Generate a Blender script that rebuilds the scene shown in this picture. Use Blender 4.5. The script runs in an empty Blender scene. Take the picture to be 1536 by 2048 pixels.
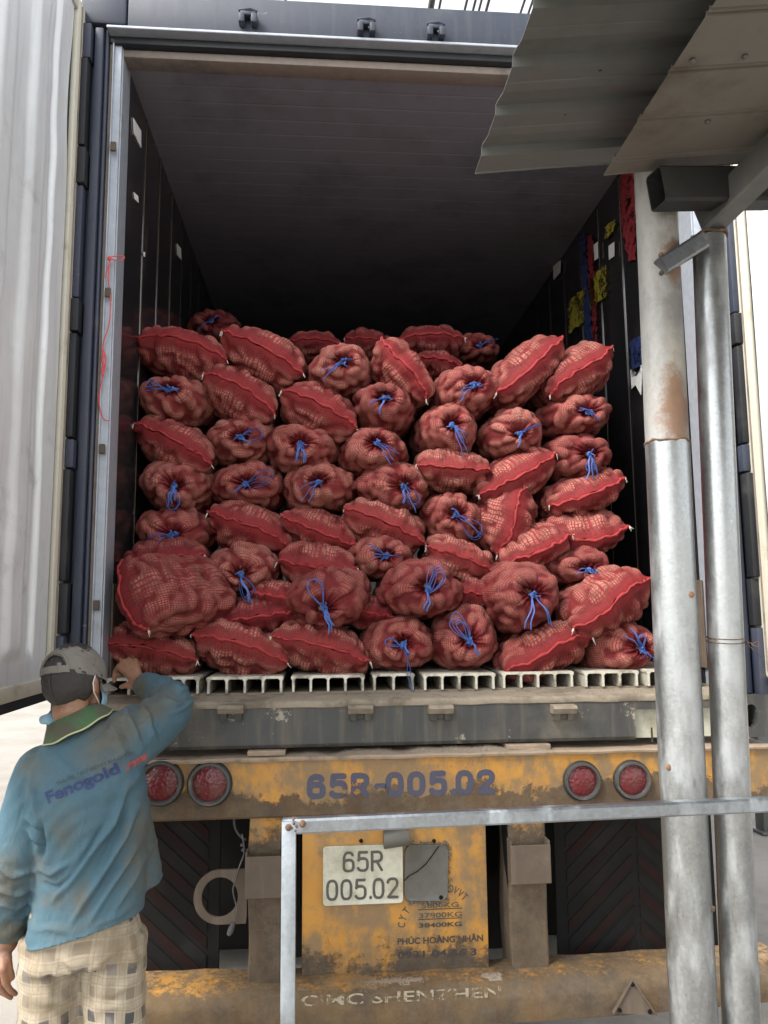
import bpy, bmesh, math, random
import numpy as np
from mathutils import Vector, Matrix, Euler
from mathutils.bvhtree import BVHTree

C = bpy.context.scene.collection
SC = bpy.context.scene
R_ = math.radians

# ------------------------------------------------------------------ camera
CP = np.array([-0.3307, -2.7995, 1.6919])
YAW, PITCH, ROLL, FPX = .0818, .1267, -.0096, 1548.5      # FPX: focal length for a 1536 x 2048 picture

def cam_axes():
    cy, sy, cp, sp = math.cos(YAW), math.sin(YAW), math.cos(PITCH), math.sin(PITCH)
    f = np.array([sy*cp, cy*cp, sp]); r = np.array([cy, -sy, 0]); u = np.cross(r, f)
    cr, sr = math.cos(ROLL), math.sin(ROLL)
    return cr*r+sr*u, -sr*r+cr*u, f
CR, CU, CF = cam_axes()

def at(x, y, X=None, Y=None, Z=None):
    """where the sight line through a point of the survey photo meets a plane of the place"""
    d = (x-768)/FPX*CR-(y-1024)/FPX*CU+CF
    for k, v in enumerate((X, Y, Z)):
        if v is not None:
            return CP+(v-CP[k])/d[k]*d

cam = bpy.data.cameras.new('camera'); cam_o = bpy.data.objects.new('camera', cam); C.objects.link(cam_o)
M = Matrix.Identity(4)
for i in range(3):
    M[i][0], M[i][1], M[i][2], M[i][3] = CR[i], CU[i], -CF[i], CP[i]
cam_o.matrix_world = M
cam.sensor_fit = 'VERTICAL'; cam.sensor_height = 36; cam.lens = FPX/2048*36
cam.clip_start = .05; cam.clip_end = 3000
SC.camera = cam_o
SC.render.resolution_x, SC.render.resolution_y = 768, 1024

# ------------------------------------------------------------------ light
SUN_EL, SUN_AZ = R_(50), R_(238)      # azimuth clockwise from +Y
w = bpy.data.worlds.new('World'); SC.world = w; w.use_nodes = True
nt = w.node_tree; bg = nt.nodes['Background']
sky = nt.nodes.new('ShaderNodeTexSky'); sky.sky_type = 'NISHITA'; sky.sun_disc = False
sky.sun_elevation = SUN_EL; sky.sun_rotation = SUN_AZ; sky.dust_density = 1.2; sky.air_density = 1.0; sky.ozone_density = 1
hs = nt.nodes.new('ShaderNodeHueSaturation'); hs.inputs['Saturation'].default_value = .18
nt.links.new(sky.outputs[0], hs.inputs['Color']); nt.links.new(hs.outputs[0], bg.inputs['Color'])
bg.inputs['Strength'].default_value = .112
sl = bpy.data.lights.new('sun', 'SUN'); sl.energy = 1.15; sl.angle = R_(20); sl.color = (1, .96, .9)
so = bpy.data.objects.new('sun', sl); C.objects.link(so)
sd = Vector((math.sin(SUN_AZ)*math.cos(SUN_EL), math.cos(SUN_AZ)*math.cos(SUN_EL), math.sin(SUN_EL)))
so.rotation_euler = sd.to_track_quat('Z', 'Y').to_euler(); so.location = (0, 0, 30)
SC.view_settings.view_transform = 'Standard'; SC.view_settings.look = 'None'
SC.view_settings.exposure = 2.3; SC.view_settings.gamma = 1; SC.view_settings.use_curve_mapping = False
SC.cycles.max_bounces = 8; SC.cycles.diffuse_bounces = 5; SC.cycles.transparent_max_bounces = 8
SC.cycles.caustics_reflective = False; SC.cycles.caustics_refractive = False

# ------------------------------------------------------------------ material kit
class NT:
    def __init__(s, name):
        s.m = bpy.data.materials.new(name); s.m.use_nodes = True
        s.t = s.m.node_tree; s.t.nodes.clear()
        s.co = s.n('ShaderNodeTexCoord').outputs['Object']
    def n(s, typ, **kw):
        x = s.t.nodes.new(typ)
        for k, v in kw.items(): setattr(x, k, v)
        return x
    def put(s, sock, v):
        if isinstance(v, bpy.types.NodeSocket): s.t.links.new(v, sock)
        elif isinstance(v, (tuple, list)) and len(v) == 3 and sock.type == 'RGBA': sock.default_value = (*v, 1)
        else: sock.default_value = v
    def noise(s, scale, detail=5, rough=.6, co=None, stretch=None, dist=0):
        co = co or s.co
        if stretch:
            mp = s.n('ShaderNodeMapping'); mp.inputs['Scale'].default_value = stretch
            s.put(mp.inputs['Vector'], co); co = mp.outputs[0]
        x = s.n('ShaderNodeTexNoise'); s.put(x.inputs['Vector'], co)
        x.inputs['Scale'].default_value = scale; x.inputs['Detail'].default_value = detail
        x.inputs['Roughness'].default_value = rough; x.inputs['Distortion'].default_value = dist
        return x.outputs['Fac']
    def voro(s, scale, co=None):
        x = s.n('ShaderNodeTexVoronoi'); s.put(x.inputs['Vector'], co or s.co); x.inputs['Scale'].default_value = scale
        return x.outputs
    def rng(s, v, a, b, c=0., d=1., smooth=True):
        x = s.n('ShaderNodeMapRange'); x.interpolation_type = 'SMOOTHSTEP' if smooth else 'LINEAR'
        for k, q in zip(('Value', 'From Min', 'From Max', 'To Min', 'To Max'), (v, a, b, c, d)): s.put(x.inputs[k], q)
        return x.outputs[0]
    def mt(s, op, a, b=None, c=None):
        x = s.n('ShaderNodeMath', operation=op)
        for i, v in enumerate((a, b, c)):
            if v is not None: s.put(x.inputs[i], v)
        return x.outputs[0]
    def mix(s, f, a, b, mode='MIX'):
        x = s.n('ShaderNodeMix', data_type='RGBA', blend_type=mode)
        s.put(x.inputs[0], f); s.put(x.inputs[6], a); s.put(x.inputs[7], b)
        return x.outputs[2]
    def xyz(s, co=None):
        x = s.n('ShaderNodeSeparateXYZ'); s.put(x.inputs[0], co or s.co); return x.outputs
    def attr(s, name):
        x = s.n('ShaderNodeAttribute'); x.attribute_name = name; return x.outputs['Fac']
    def bump(s, h, strength=.3, dist=.01):
        x = s.n('ShaderNodeBump'); s.put(x.inputs['Height'], h)
        x.inputs['Strength'].default_value = strength; x.inputs['Distance'].default_value = dist
        return x.outputs[0]
    def out(s, col, rough=.6, metal=0., normal=None, spec=None, alpha=None):
        b = s.n('ShaderNodeBsdfPrincipled'); s.put(b.inputs['Base Color'], col)
        s.put(b.inputs['Roughness'], rough); s.put(b.inputs['Metallic'], metal)
        if normal: s.put(b.inputs['Normal'], normal)
        if spec is not None: s.put(b.inputs['Specular IOR Level'], spec)
        if alpha is not None: s.put(b.inputs['Alpha'], alpha)
        o = s.n('ShaderNodeOutputMaterial'); s.t.links.new(b.outputs[0], o.inputs[0])
        return s.m

def grime(name, base, dirt, lo=.45, hi=.65, scale=4, rough=.6, metal=0., streak=0., fleck=None, flo=.66, fscale=30, bump=.2, vary=.25, spec=None, scratch=None):
    """painted or bare surface: base colour, patches of dirt, vertical runs and flecks"""
    s = NT(name)
    a = s.noise(scale, 7, .65)
    f = s.rng(a, lo, hi)
    if streak:
        b = s.rng(s.noise(6, 5, .6, stretch=(4, 4, .35)), .45, .7)
        f = s.mt('MAXIMUM', f, s.mt('MULTIPLY', b, streak))
    tone = s.mix(s.noise(scale*5, 4), tuple(c*(1-vary) for c in base), tuple(min(1, c*(1+vary)) for c in base))
    d2 = s.mix(s.noise(scale*9, 6, .7), tuple(c*.75 for c in dirt), tuple(min(1, c*1.25) for c in dirt))
    col = s.mix(f, tone, d2)
    fine = s.noise(fscale*3, 6, .7)
    if fleck:
        g = s.rng(s.noise(fscale, 8, .75), flo, flo+.03)
        col = s.mix(g, col, fleck)
    if scratch:
        g2 = s.mt('MAXIMUM', s.rng(s.noise(9, 6, .8, stretch=(.5, 1, 7), dist=.6), .665, .685), s.rng(s.noise(13, 7, .8, stretch=(4, 1, 1.2), dist=1.5), .675, .69))
        col = s.mix(s.mt('MULTIPLY', g2, .8), col, scratch)
    h = s.mt('ADD', s.mt('MULTIPLY', f, .6), s.mt('MULTIPLY', fine, .4))
    rr = s.mt('ADD', s.mt('MULTIPLY', f, .2), rough)
    return s.out(col, rr, s.mt('MULTIPLY', s.mt('SUBTRACT', 1., f), metal) if metal else 0., s.bump(h, bump, .004), spec)

# ------------------------------------------------------------------ mesh kit
class MB:
    def __init__(s): s.v = []; s.f = []
    def add(s, vs, fs):
        o = len(s.v); s.v += [tuple(map(float, v)) for v in vs]; s.f += [tuple(i+o for i in f) for f in fs]; return s
    def box(s, a, b, ch=.0):
        """axis box from corner a to corner b with chamfered long edges"""
        lo = [min(a[i], b[i]) for i in range(3)]; hi = [max(a[i], b[i]) for i in range(3)]
        c = min(ch, *[(hi[i]-lo[i])*.45 for i in range(3)])
        if c <= 0:
            vs = [(x, y, z) for x in (lo[0], hi[0]) for y in (lo[1], hi[1]) for z in (lo[2], hi[2])]
            return s.add(vs, [(0, 1, 3, 2), (4, 6, 7, 5), (0, 4, 5, 1), (2, 3, 7, 6), (0, 2, 6, 4), (1, 5, 7, 3)])
        bm = bmesh.new(); bmesh.ops.create_cube(bm, size=1)
        for v in bm.verts:
            v.co = Vector([(lo[i]+hi[i])/2+v.co[i]*(hi[i]-lo[i]) for i in range(3)])
        bmesh.ops.bevel(bm, geom=bm.edges[:], offset=c, segments=2, affect='EDGES', profile=.5)
        return s.bm(bm)
    def bm(s, bm):
        bm.verts.index_update()
        s.add([v.co for v in bm.verts], [[v.index for v in f.verts] for f in bm.faces]); bm.free(); return s
    def tube(s, pts, r, n=8, cap=True, flat=1., flatdir=None):
        """round or flattened tube along points; r a number or a list"""
        P = np.array(pts, float); m = len(P); r = np.full(m, r) if np.isscalar(r) else np.array(r)
        T = np.gradient(P, axis=0); T /= np.linalg.norm(T, axis=1)[:, None]+1e-12
        up = np.array((0, 0, 1.)) if abs(T[0][2]) < .9 else np.array((1., 0, 0))
        u = np.cross(T[0], up); u /= np.linalg.norm(u); vs = []
        for i in range(m):
            u = u-T[i]*(u@T[i]); u /= np.linalg.norm(u)+1e-12; v = np.cross(T[i], u)
            for k in range(n):
                a = 2*math.pi*k/n; vs.append(P[i]+r[i]*(math.cos(a)*u+math.sin(a)*v*flat))
        fs = [(i*n+k, i*n+(k+1) % n, (i+1)*n+(k+1) % n, (i+1)*n+k) for i in range(m-1) for k in range(n)]
        if cap: fs += [tuple(range(n))[::-1], tuple((m-1)*n+k for k in range(n))]
        return s.add(vs, fs)
    def prism(s, poly, axis, a, b):
        """polygon (2-D) extruded along an axis from a to b; the other two axes keep their order"""
        o = [i for i in range(3) if i != axis]; n = len(poly); vs = []
        for t in (a, b):
            for p in poly:
                q = [0, 0, 0]; q[axis] = t; q[o[0]], q[o[1]] = p; vs.append(q)
        return s.add(vs, [tuple(range(n)), tuple(range(2*n-1, n-1, -1))]+[(i, n+i, n+(i+1) % n, (i+1) % n) for i in range(n)])
    def loft(s, rings, close=True):
        n = len(rings[0]); vs = [v for r in rings for v in r]; m = len(rings)
        fs = [(i*n+k, i*n+(k+1) % n, (i+1)*n+(k+1) % n, (i+1)*n+k) for i in range(m-1) for k in range(n)]
        if close: fs += [tuple(range(n))[::-1], tuple((m-1)*n+k for k in range(n))]
        return s.add(vs, fs)
    def ell(s, c, r, rot=None, n=16, m=10):
        vs = []; rot = np.array(rot) if rot is not None else np.eye(3)
        for i in range(1, m):
            a = math.pi*i/m
            for k in range(n):
                b = 2*math.pi*k/n
                vs.append(np.array(c)+rot@(np.array((math.sin(a)*math.cos(b)*r[0], math.sin(a)*math.sin(b)*r[1], math.cos(a)*r[2]))))
        vs += [np.array(c)+rot@np.array((0, 0, r[2])), np.array(c)-rot@np.array((0, 0, r[2]))]; t = len(vs)
        fs = [(i*n+k, (i+1)*n+k, (i+1)*n+(k+1) % n, i*n+(k+1) % n) for i in range(m-2) for k in range(n)]
        fs += [(t-2, k, (k+1) % n) for k in range(n)]+[(t-1, (m-2)*n+(k+1) % n, (m-2)*n+k) for k in range(n)]
        return s.add(vs, fs)
    def grid(s, P):
        P = np.array(P); a, b = P.shape[:2]
        return s.add(P.reshape(-1, 3), [(i*b+j, i*b+j+1, (i+1)*b+j+1, (i+1)*b+j) for i in range(a-1) for j in range(b-1)])
    def mesh(s, name):
        me = bpy.data.meshes.new(name); me.from_pydata(s.v, [], s.f); me.update(); return me
    def build(s, name, mat, parent=None, smooth=None, fix=True):
        me = s.mesh(name)
        if fix:
            bm = bmesh.new(); bm.from_mesh(me); bmesh.ops.recalc_face_normals(bm, faces=bm.faces); bm.to_mesh(me); bm.free()
        return link(name, me, mat, parent, smooth)

def link(name, me, mat, parent=None, smooth=None):
    """link a mesh made in world coordinates, moved under its thing's base"""
    if mat is not None: me.materials.clear(); me.materials.append(mat)
    o = bpy.data.objects.new(name, me); C.objects.link(o)
    if parent is not None:
        root = parent
        while root.parent: root = root.parent
        me.transform(Matrix.Translation(-root.location)); o.parent = parent
    if smooth is not None and len(me.polygons):
        me.polygons.foreach_set('use_smooth', [True]*len(me.polygons))
        if smooth < 180: me.set_sharp_from_angle(angle=R_(smooth))
    return o

def thing(name, label, cat, loc, group=None):
    o = bpy.data.objects.new(name, None); C.objects.link(o); o.location = loc; o.empty_display_size = .1
    return tag(o, label, cat, group)
def tag(o, label=None, cat=None, group=None, kind=None):
    for k, v in (('label', label), ('category', cat), ('group', group), ('kind', kind)):
        if v: o[k] = v
    return o

def evaluated(me, *mods):
    """a mesh after modifiers, without operators"""
    o = bpy.data.objects.new('work', me); C.objects.link(o)
    for typ, kw in mods:
        m = o.modifiers.new('m', typ)
        for k, v in kw.items(): setattr(m, k, v)
    dg = bpy.context.evaluated_depsgraph_get(); dg.update()
    r = bpy.data.meshes.new_from_object(o.evaluated_get(dg)); bpy.data.objects.remove(o)
    return r

def lettering(s, x0, x1, z0, z1, Y, bold=0., rise=0., shear=0.):
    """flat lettering that fills the box x0..x1, z0..z1 on a plane facing -Y"""
    cu = bpy.data.curves.new('text', 'FONT'); cu.body = s; cu.size = 1; cu.offset = bold; cu.resolution_u = 4; cu.shear = shear
    o = bpy.data.objects.new('work', cu); C.objects.link(o)
    dg = bpy.context.evaluated_depsgraph_get(); dg.update()
    me = bpy.data.meshes.new_from_object(o.evaluated_get(dg)); bpy.data.objects.remove(o)
    n = len(me.vertices); a = np.empty(n*3); me.vertices.foreach_get('co', a); a = a.reshape(-1, 3)
    lo, hi = a.min(0), a.max(0)
    X = x0+(a[:, 0]-lo[0])/(hi[0]-lo[0])*(x1-x0); Z = z0+(a[:, 1]-lo[1])/(hi[1]-lo[1])*(z1-z0)
    Z = Z+(X-x0)*rise
    me.vertices.foreach_set('co', np.stack([X, np.full(n, Y), Z], 1).ravel()); me.update()
    return me

GLYPHS = {}
def _arc(cx, cy, rx, ry, a0, a1, n=14):
    o = []
    for a in np.linspace(R_(a0), R_(a1), n):
        c, s = math.cos(a), math.sin(a); o.append((cx+rx*math.copysign(abs(c)**.72, c), cy+ry*math.copysign(abs(s)**.72, s)))
    return o
GLYPHS['0'] = [_arc(.25, .5, .25, .5, 90, 450, 40)]
GLYPHS['6'] = [_arc(.25, .5, .25, .5, 40, 180, 18)+_arc(.25, .28, .25, .28, 180, 360, 16)+_arc(.25, .30, .25, .30, 0, 165, 16)]
GLYPHS['5'] = [[(.46, 1), (.06, 1), (.03, .56)]+_arc(.24, .33, .26, .33, 130, -150, 26)]
GLYPHS['2'] = [_arc(.25, .74, .25, .26, 170, 0, 14)+[(.48, .62), (.02, .02), (.50, .0)]]
GLYPHS['R'] = [[(.0, 0), (.0, 1), (.22, 1)]+_arc(.22, .74, .27, .26, 90, -90, 14)+[(.02, .48)], [(.24, .47), (.50, 0)]]
GLYPHS['-'] = [[(.04, .42), (.30, .42)]]
GLYPHS['.'] = [[(.03, .05), (.03, -.0)]]
ADV = {'.': .20, '-': .48}
def strokes(s, x0, x1, z0, z1, Y, t):
    """condensed block figures drawn as flat strokes, t the stroke width as a share of the height"""
    adv = [ADV.get(c, .50+t+.10) for c in s]; tot = sum(adv)-.10; sx = (x1-x0)/tot; H = (z1-z0); hw = t/2*H; m = MB(); x = x0+t/2*sx; cell = min(.0012, H/44)
    for c, a in zip(s, adv):
        gx = np.arange(x-hw-cell, x+.5*sx+hw+2*cell, cell); gz = np.arange(z0-cell, z1+2*cell, cell); PX, PZ = np.meshgrid(gx, gz, indexing='ij'); best = np.full(PX.shape, 9.)
        for pl_ in GLYPHS[c]:
            P = np.array([(x+p[0]*sx, z0+hw+p[1]*(H-2*hw)) for p in pl_])
            for A_, B_ in zip(P[:-1], P[1:]):
                d = B_-A_; l2 = d@d
                if l2 < 1e-12: continue
                u = np.clip(((PX-A_[0])*d[0]+(PZ-A_[1])*d[1])/l2, 0, 1); best = np.minimum(best, np.hypot(PX-A_[0]-u*d[0], PZ-A_[1]-u*d[1]))
        ins = best <= hw; ids = -np.ones(ins.shape, int); full = ins[:-1, :-1] & ins[1:, :-1] & ins[1:, 1:] & ins[:-1, 1:]
        use = np.zeros(ins.shape, bool); use[:-1, :-1] |= full; use[1:, :-1] |= full; use[1:, 1:] |= full; use[:-1, 1:] |= full
        ids[use] = np.arange(use.sum()); vs = [(px, Y, pz) for px, pz in zip(PX[use], PZ[use])]
        m.add(vs, [(ids[q, w_], ids[q+1, w_], ids[q+1, w_+1], ids[q, w_+1]) for q, w_ in zip(*np.nonzero(full))])
        x += a*sx
    return m.mesh('strokes')
def noise1(rs, x, k=6, f0=1., fall=.75):
    y = np.zeros_like(x)
    for i in range(k): y += fall**i*np.sin(x*f0*(1.7**i)+rs.uniform(0, 6.28))
    return y

# ------------------------------------------------------------------ materials
def net_material(name, thread, tuber, worn):
    s = NT(name)
    uv = s.n('ShaderNodeUVMap').outputs[0]
    nz = s.n('ShaderNodeTexNoise'); s.put(nz.inputs['Vector'], s.co); nz.inputs['Scale'].default_value = 26; nz.inputs['Detail'].default_value = 2
    off = s.n('ShaderNodeVectorMath', operation='MULTIPLY_ADD'); s.put(off.inputs[0], nz.outputs['Color']); off.inputs[1].default_value = (1.3, 1.3, 0); s.put(off.inputs[2], uv)
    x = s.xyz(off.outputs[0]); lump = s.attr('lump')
    def thr(c, wd):
        d = s.mt('ABSOLUTE', s.mt('SUBTRACT', s.mt('FRACT', c), .5))
        return s.rng(d, wd, s.mt('ADD', wd, .10), 1, 0)
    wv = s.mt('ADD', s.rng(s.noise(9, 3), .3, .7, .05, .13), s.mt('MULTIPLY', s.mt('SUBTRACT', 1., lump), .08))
    th = s.mt('MAXIMUM', thr(x[0], wv), s.mt('MULTIPLY', thr(x[1], s.mt('SUBTRACT', wv, .03)), .9))
    th = s.mt('MAXIMUM', th, s.attr('gather'))
    fray = s.noise(220, 3, .7)
    tcol = s.mix(fray, tuple(c*.6 for c in thread), tuple(min(1, c*1.35) for c in thread))
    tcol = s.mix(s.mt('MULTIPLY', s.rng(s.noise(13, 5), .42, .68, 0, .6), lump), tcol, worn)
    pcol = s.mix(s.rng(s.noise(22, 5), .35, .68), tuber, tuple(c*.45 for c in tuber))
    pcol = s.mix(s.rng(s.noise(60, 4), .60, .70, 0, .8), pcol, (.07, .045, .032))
    gap = s.rng(lump, .08, .55, .1, 1); pcol = s.mix(gap, (.045, .018, .016), pcol)      # loose net between tubers: shade inside the sack painted as dark colour
    col = s.mix(th, pcol, tcol)
    col = s.mix(s.rng(s.noise(30, 7, .8), .64, .70, 0, .75), col, (.085, .055, .04))      # clods and stains
    h = s.mt('ADD', s.mt('MULTIPLY', th, .9), s.mt('MULTIPLY', fray, .5))
    return s.out(col, .75, 0, s.bump(h, .6, .003), .2)
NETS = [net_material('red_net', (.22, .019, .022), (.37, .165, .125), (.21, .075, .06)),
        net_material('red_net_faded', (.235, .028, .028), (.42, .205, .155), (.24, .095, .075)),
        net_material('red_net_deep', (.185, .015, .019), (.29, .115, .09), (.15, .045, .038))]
def cloth(name, a, b, scale=60, rough=.8):
    s = NT(name); f = s.noise(scale, 5, .7)
    return s.out(s.mix(f, a, b), rough, 0, s.bump(s.noise(scale*4, 3), .4, .003), .2)
M_SEAM = cloth('red_hem', (.23, .021, .024), (.36, .055, .052), 120)
M_BLUE = cloth('blue_raffia', (.03, .07, .26), (.10, .19, .48), 40, .5)
M_WHITE_STRING = cloth('white_string', (.45, .4, .34), (.75, .7, .62), 60)
M_RED_STRING = cloth('red_string', (.55, .06, .07), (.75, .12, .12), 60)
M_TUBER = cloth('tuber_skin', (.12, .10, .045), (.30, .20, .12), 30)

M_NAVY = grime('navy_frame', (.030, .037, .060), (.09, .09, .095), .56, .76, 5, .5, streak=.3, fleck=(.42, .43, .42), flo=.69, fscale=14, scratch=(.22, .225, .23))
M_HEADER = grime('header_paint', (.022, .028, .045), (.065, .07, .08), .54, .8, 3, .6, streak=.4, fleck=(.25, .27, .28), flo=.70, fscale=12, scratch=(.16, .17, .18))
M_TAN = grime('tan_gasket', (.19, .155, .13), (.10, .09, .08), .5, .72, 7, .7)
M_ALU = grime('alu_strip', (.36, .39, .43), (.20, .18, .16), .56, .8, 6, .4, .3)
M_DOOR = grime('door_lining', (.70, .715, .715), (.33, .335, .33), .56, .78, 3.5, .40, .15, streak=.25, fleck=(.12, .11, .10), flo=.73, fscale=9, bump=.12, vary=.08)
M_CREAM = grime('cream_gasket', (.56, .53, .43), (.30, .27, .20), .56, .78, 5, .6, bump=.1, vary=.08)
M_BLACK = grime('black_rubber', (.010, .011, .014), (.035, .035, .034), .5, .75, 6, .6)
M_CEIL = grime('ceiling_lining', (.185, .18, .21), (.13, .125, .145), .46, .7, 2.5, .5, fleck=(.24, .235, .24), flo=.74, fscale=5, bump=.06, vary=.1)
M_FLOOR_T = grime('floor_alu', (.58, .55, .46), (.17, .14, .105), .44, .68, 14, .5, .25, bump=.2)
M_SILL = grime('sill_paint', (.040, .041, .039), (.125, .11, .085), .50, .74, 3.2, .6, streak=.55, fleck=(.26, .235, .19), flo=.625, fscale=11, bump=.45, scratch=(.27, .245, .20))
M_SILL_TOP = grime('sill_top', (.24, .20, .15), (.13, .107, .078), .42, .66, 9, .85, bump=.4)
M_WALL = None
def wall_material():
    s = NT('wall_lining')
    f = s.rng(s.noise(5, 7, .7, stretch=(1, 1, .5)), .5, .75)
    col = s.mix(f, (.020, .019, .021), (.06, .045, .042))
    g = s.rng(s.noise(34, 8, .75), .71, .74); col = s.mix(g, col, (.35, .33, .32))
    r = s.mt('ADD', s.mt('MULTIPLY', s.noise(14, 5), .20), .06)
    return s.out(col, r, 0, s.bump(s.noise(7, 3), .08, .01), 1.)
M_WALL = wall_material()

def beam_material(name, z0, z1, thr=.5, uneven=.5, ochre=0.):
    """yellow enamel with road mud splashed up from the lower edge, in the thing's own height"""
    s = NT(name); z = s.xyz()[2]
    n1 = s.noise(3.2, 8, .7); n2 = s.noise(40, 6, .75); n3 = s.noise(7, 8, .68, stretch=(1.3, 1.3, .8))
    up = s.rng(z, z0, z1, 0, 1, False)
    e = s.mt('ADD', up, s.mt('MULTIPLY', s.mt('SUBTRACT', n1, .5), uneven*2)); e = s.mt('ADD', e, s.mt('MULTIPLY', s.mt('SUBTRACT', n2, .5), .38))
    mud = s.rng(e, thr-.06, thr+.06, 1, 0)
    film = s.rng(s.mt('ADD', n3, s.mt('MULTIPLY', s.mt('SUBTRACT', n1, .5), .8)), .40, .60, 0, .92)
    yel = s.mix(s.noise(9, 4), (.36, .165, .027), (.47, .24, .05))
    yel = s.mix(film, yel, s.mix(n2, (.13, .09, .05), (.25, .165, .085)))
    yel = s.mix(s.rng(s.noise(60, 8, .8),   .635, .66), yel, (.05, .035, .025))
    yel = s.mix(s.rng(s.noise(16, 8, .7), .67, .69, 0, .8), yel, (.24, .10, .035))
    mc = s.mix(s.rng(s.noise(18, 9, .8), .24, .76), (.046, .034, .023), (.115, .087, .06))
    mc = s.mix(s.rng(s.noise(9, 6, .7, stretch=(2, 2, .35)), .50, .66, 0, .75), mc, (.07, .043, .027)); mc = s.mix(s.rng(s.noise(70, 6, .8), .62, .68, 0, .8), mc, (.17, .145, .11))
    if ochre: mc = s.mix(s.rng(s.noise(5, 7, .7), .35, .65, 0, ochre), mc, (.26, .15, .045))
    col = s.mix(mud, yel, mc)
    h = s.mt('ADD', s.mt('MULTIPLY', mud, s.mt('ADD', .5, n2)), s.mt('MULTIPLY', s.noise(120, 4), .25))
    return s.out(col, s.mt('ADD', .45, s.mt('MULTIPLY', mud, .4)), 0, s.bump(h, .7, .005), .35)
M_MUD = grime('brown_mud_steel', (.080, .058, .040), (.135, .105, .075), .48, .7, 5, .75, streak=.7, fleck=(.33, .30, .26), flo=.68, fscale=16, bump=.5)
M_FLANGE = grime('dusty_flange', (.27, .205, .145), (.16, .12, .085), .5, .7, 9, .85, bump=.3)
M_INK = None
def ink(name, col, lo, hi, scale=26, alpha=1., rough=.6):
    s = NT(name); a = s.rng(s.mt('ADD', s.noise(scale, 8, .75), s.mt('MULTIPLY', s.mt('SUBTRACT', s.noise(scale*.22, 3), .5), .6)), lo, hi, 1*alpha, 0)
    c = s.mix(s.noise(scale*2, 4), col, tuple(min(1, x*1.5+.01) for x in col))
    return s.out(c, rough, 0, alpha=a)
M_INK_NAVY = ink('navy_lettering', (.035, .035, .06), .60, .72)
M_INK_BLACK = ink('black_stencil', (.02, .017, .015), .66, .76)
M_INK_FADED = ink('worn_stencil', (.05, .042, .032), .52, .66, alpha=.85)
M_INK_MUD = ink('pale_worn_letter', (.27, .24, .17), .455, .56, 34, .8)
M_PLATE = grime('plate_white', (.46, .45, .36), (.30, .28, .20), .46, .7, 10, .5, bump=.15)
M_PLATE_INK = grime('plate_lettering', (.06, .053, .045), (.11, .095, .075), .5, .7, 16, .6)
M_GREY_PLATE = grime('mud_grey_plate', (.085, .08, .068), (.115, .105, .088), .5, .7, 7, .5, bump=.3)
M_LAMP_RING = grime('lamp_ring', (.05, .05, .048), (.15, .13, .105), .5, .68, 10, .5)
def lens_material():
    s = NT('red_lens'); v = s.voro(90); f = s.rng(s.noise(14, 5), .40, .70)
    col = s.mix(f, (.105, .008, .011), (.095, .034, .028)); col = s.mix(s.rng(s.noise(70, 6, .8), .66, .72), col, (.36, .19, .16))
    return s.out(col, .32, 0, s.bump(v['Distance'], .5, .004))
M_LENS = lens_material()
M_FLAP = grime('mudflap_rubber', (.011, .0105, .010), (.022, .020, .018), .48, .7, 5, .8, spec=.15)
M_FLAP_RED = grime('mudflap_red', (.021, .011, .0095), (.017, .015, .0135), .42, .66, 6, .85, spec=.1)
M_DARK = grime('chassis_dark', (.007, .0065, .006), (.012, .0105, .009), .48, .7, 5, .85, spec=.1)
M_CABLE = grime('grey_cable', (.05, .048, .045), (.11, .1, .09), .45, .65, 20, .6)
def galv_material(name, base, tint=1.):
    s = NT(name); v = s.voro(150)
    sp = s.mix(v['Color'], tuple(c*.82 for c in base), tuple(min(1, c*1.15) for c in base)); 
    bw = s.n('ShaderNodeRGBToBW'); s.put(bw.inputs[0], v['Color'])
    sp = s.mix(bw.outputs[0], tuple(c*.88 for c in base), tuple(min(1, c*1.10) for c in base))
    wash = s.rng(s.noise(7, 6, .65, stretch=(1.5, 1.5, .5)), .45, .72)
    col = s.mix(wash, sp, tuple(c*1.12 for c in base))
    col = s.mix(s.rng(s.noise(5, 6, .6, stretch=(2, 2, .4)), .6, .78, 0, .7), col, (.36, .33, .26))
    col = s.mix(s.rng(s.noise(45, 7, .8), .69, .72), col, (.30, .22, .15))
    col = s.mix(s.rng(s.noise(22, 7, .75, stretch=(1.4, 1.4, .16)), .56, .74, 0, .55), col, (.15, .135, .11)); col = s.mix(s.rng(s.noise(40, 8, .8, stretch=(1, 1, .5)), .63, .67, 0, .6), col, (.55, .55, .52))
    met = s.mt('MULTIPLY', s.mt('SUBTRACT', 1.1, wash), .78)
    return s.out(col, s.rng(wash, 0, 1, .30, .46), met, s.bump(s.mt('ADD', s.noise(26, 5), s.mt('MULTIPLY', bw.outputs[0], .3)), .22, .004))
M_GALV = galv_material('galvanised_steel', (.29, .30, .298))
M_GALV_RAIL = galv_material('galvanised_rail', (.27, .295, .315))
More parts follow.
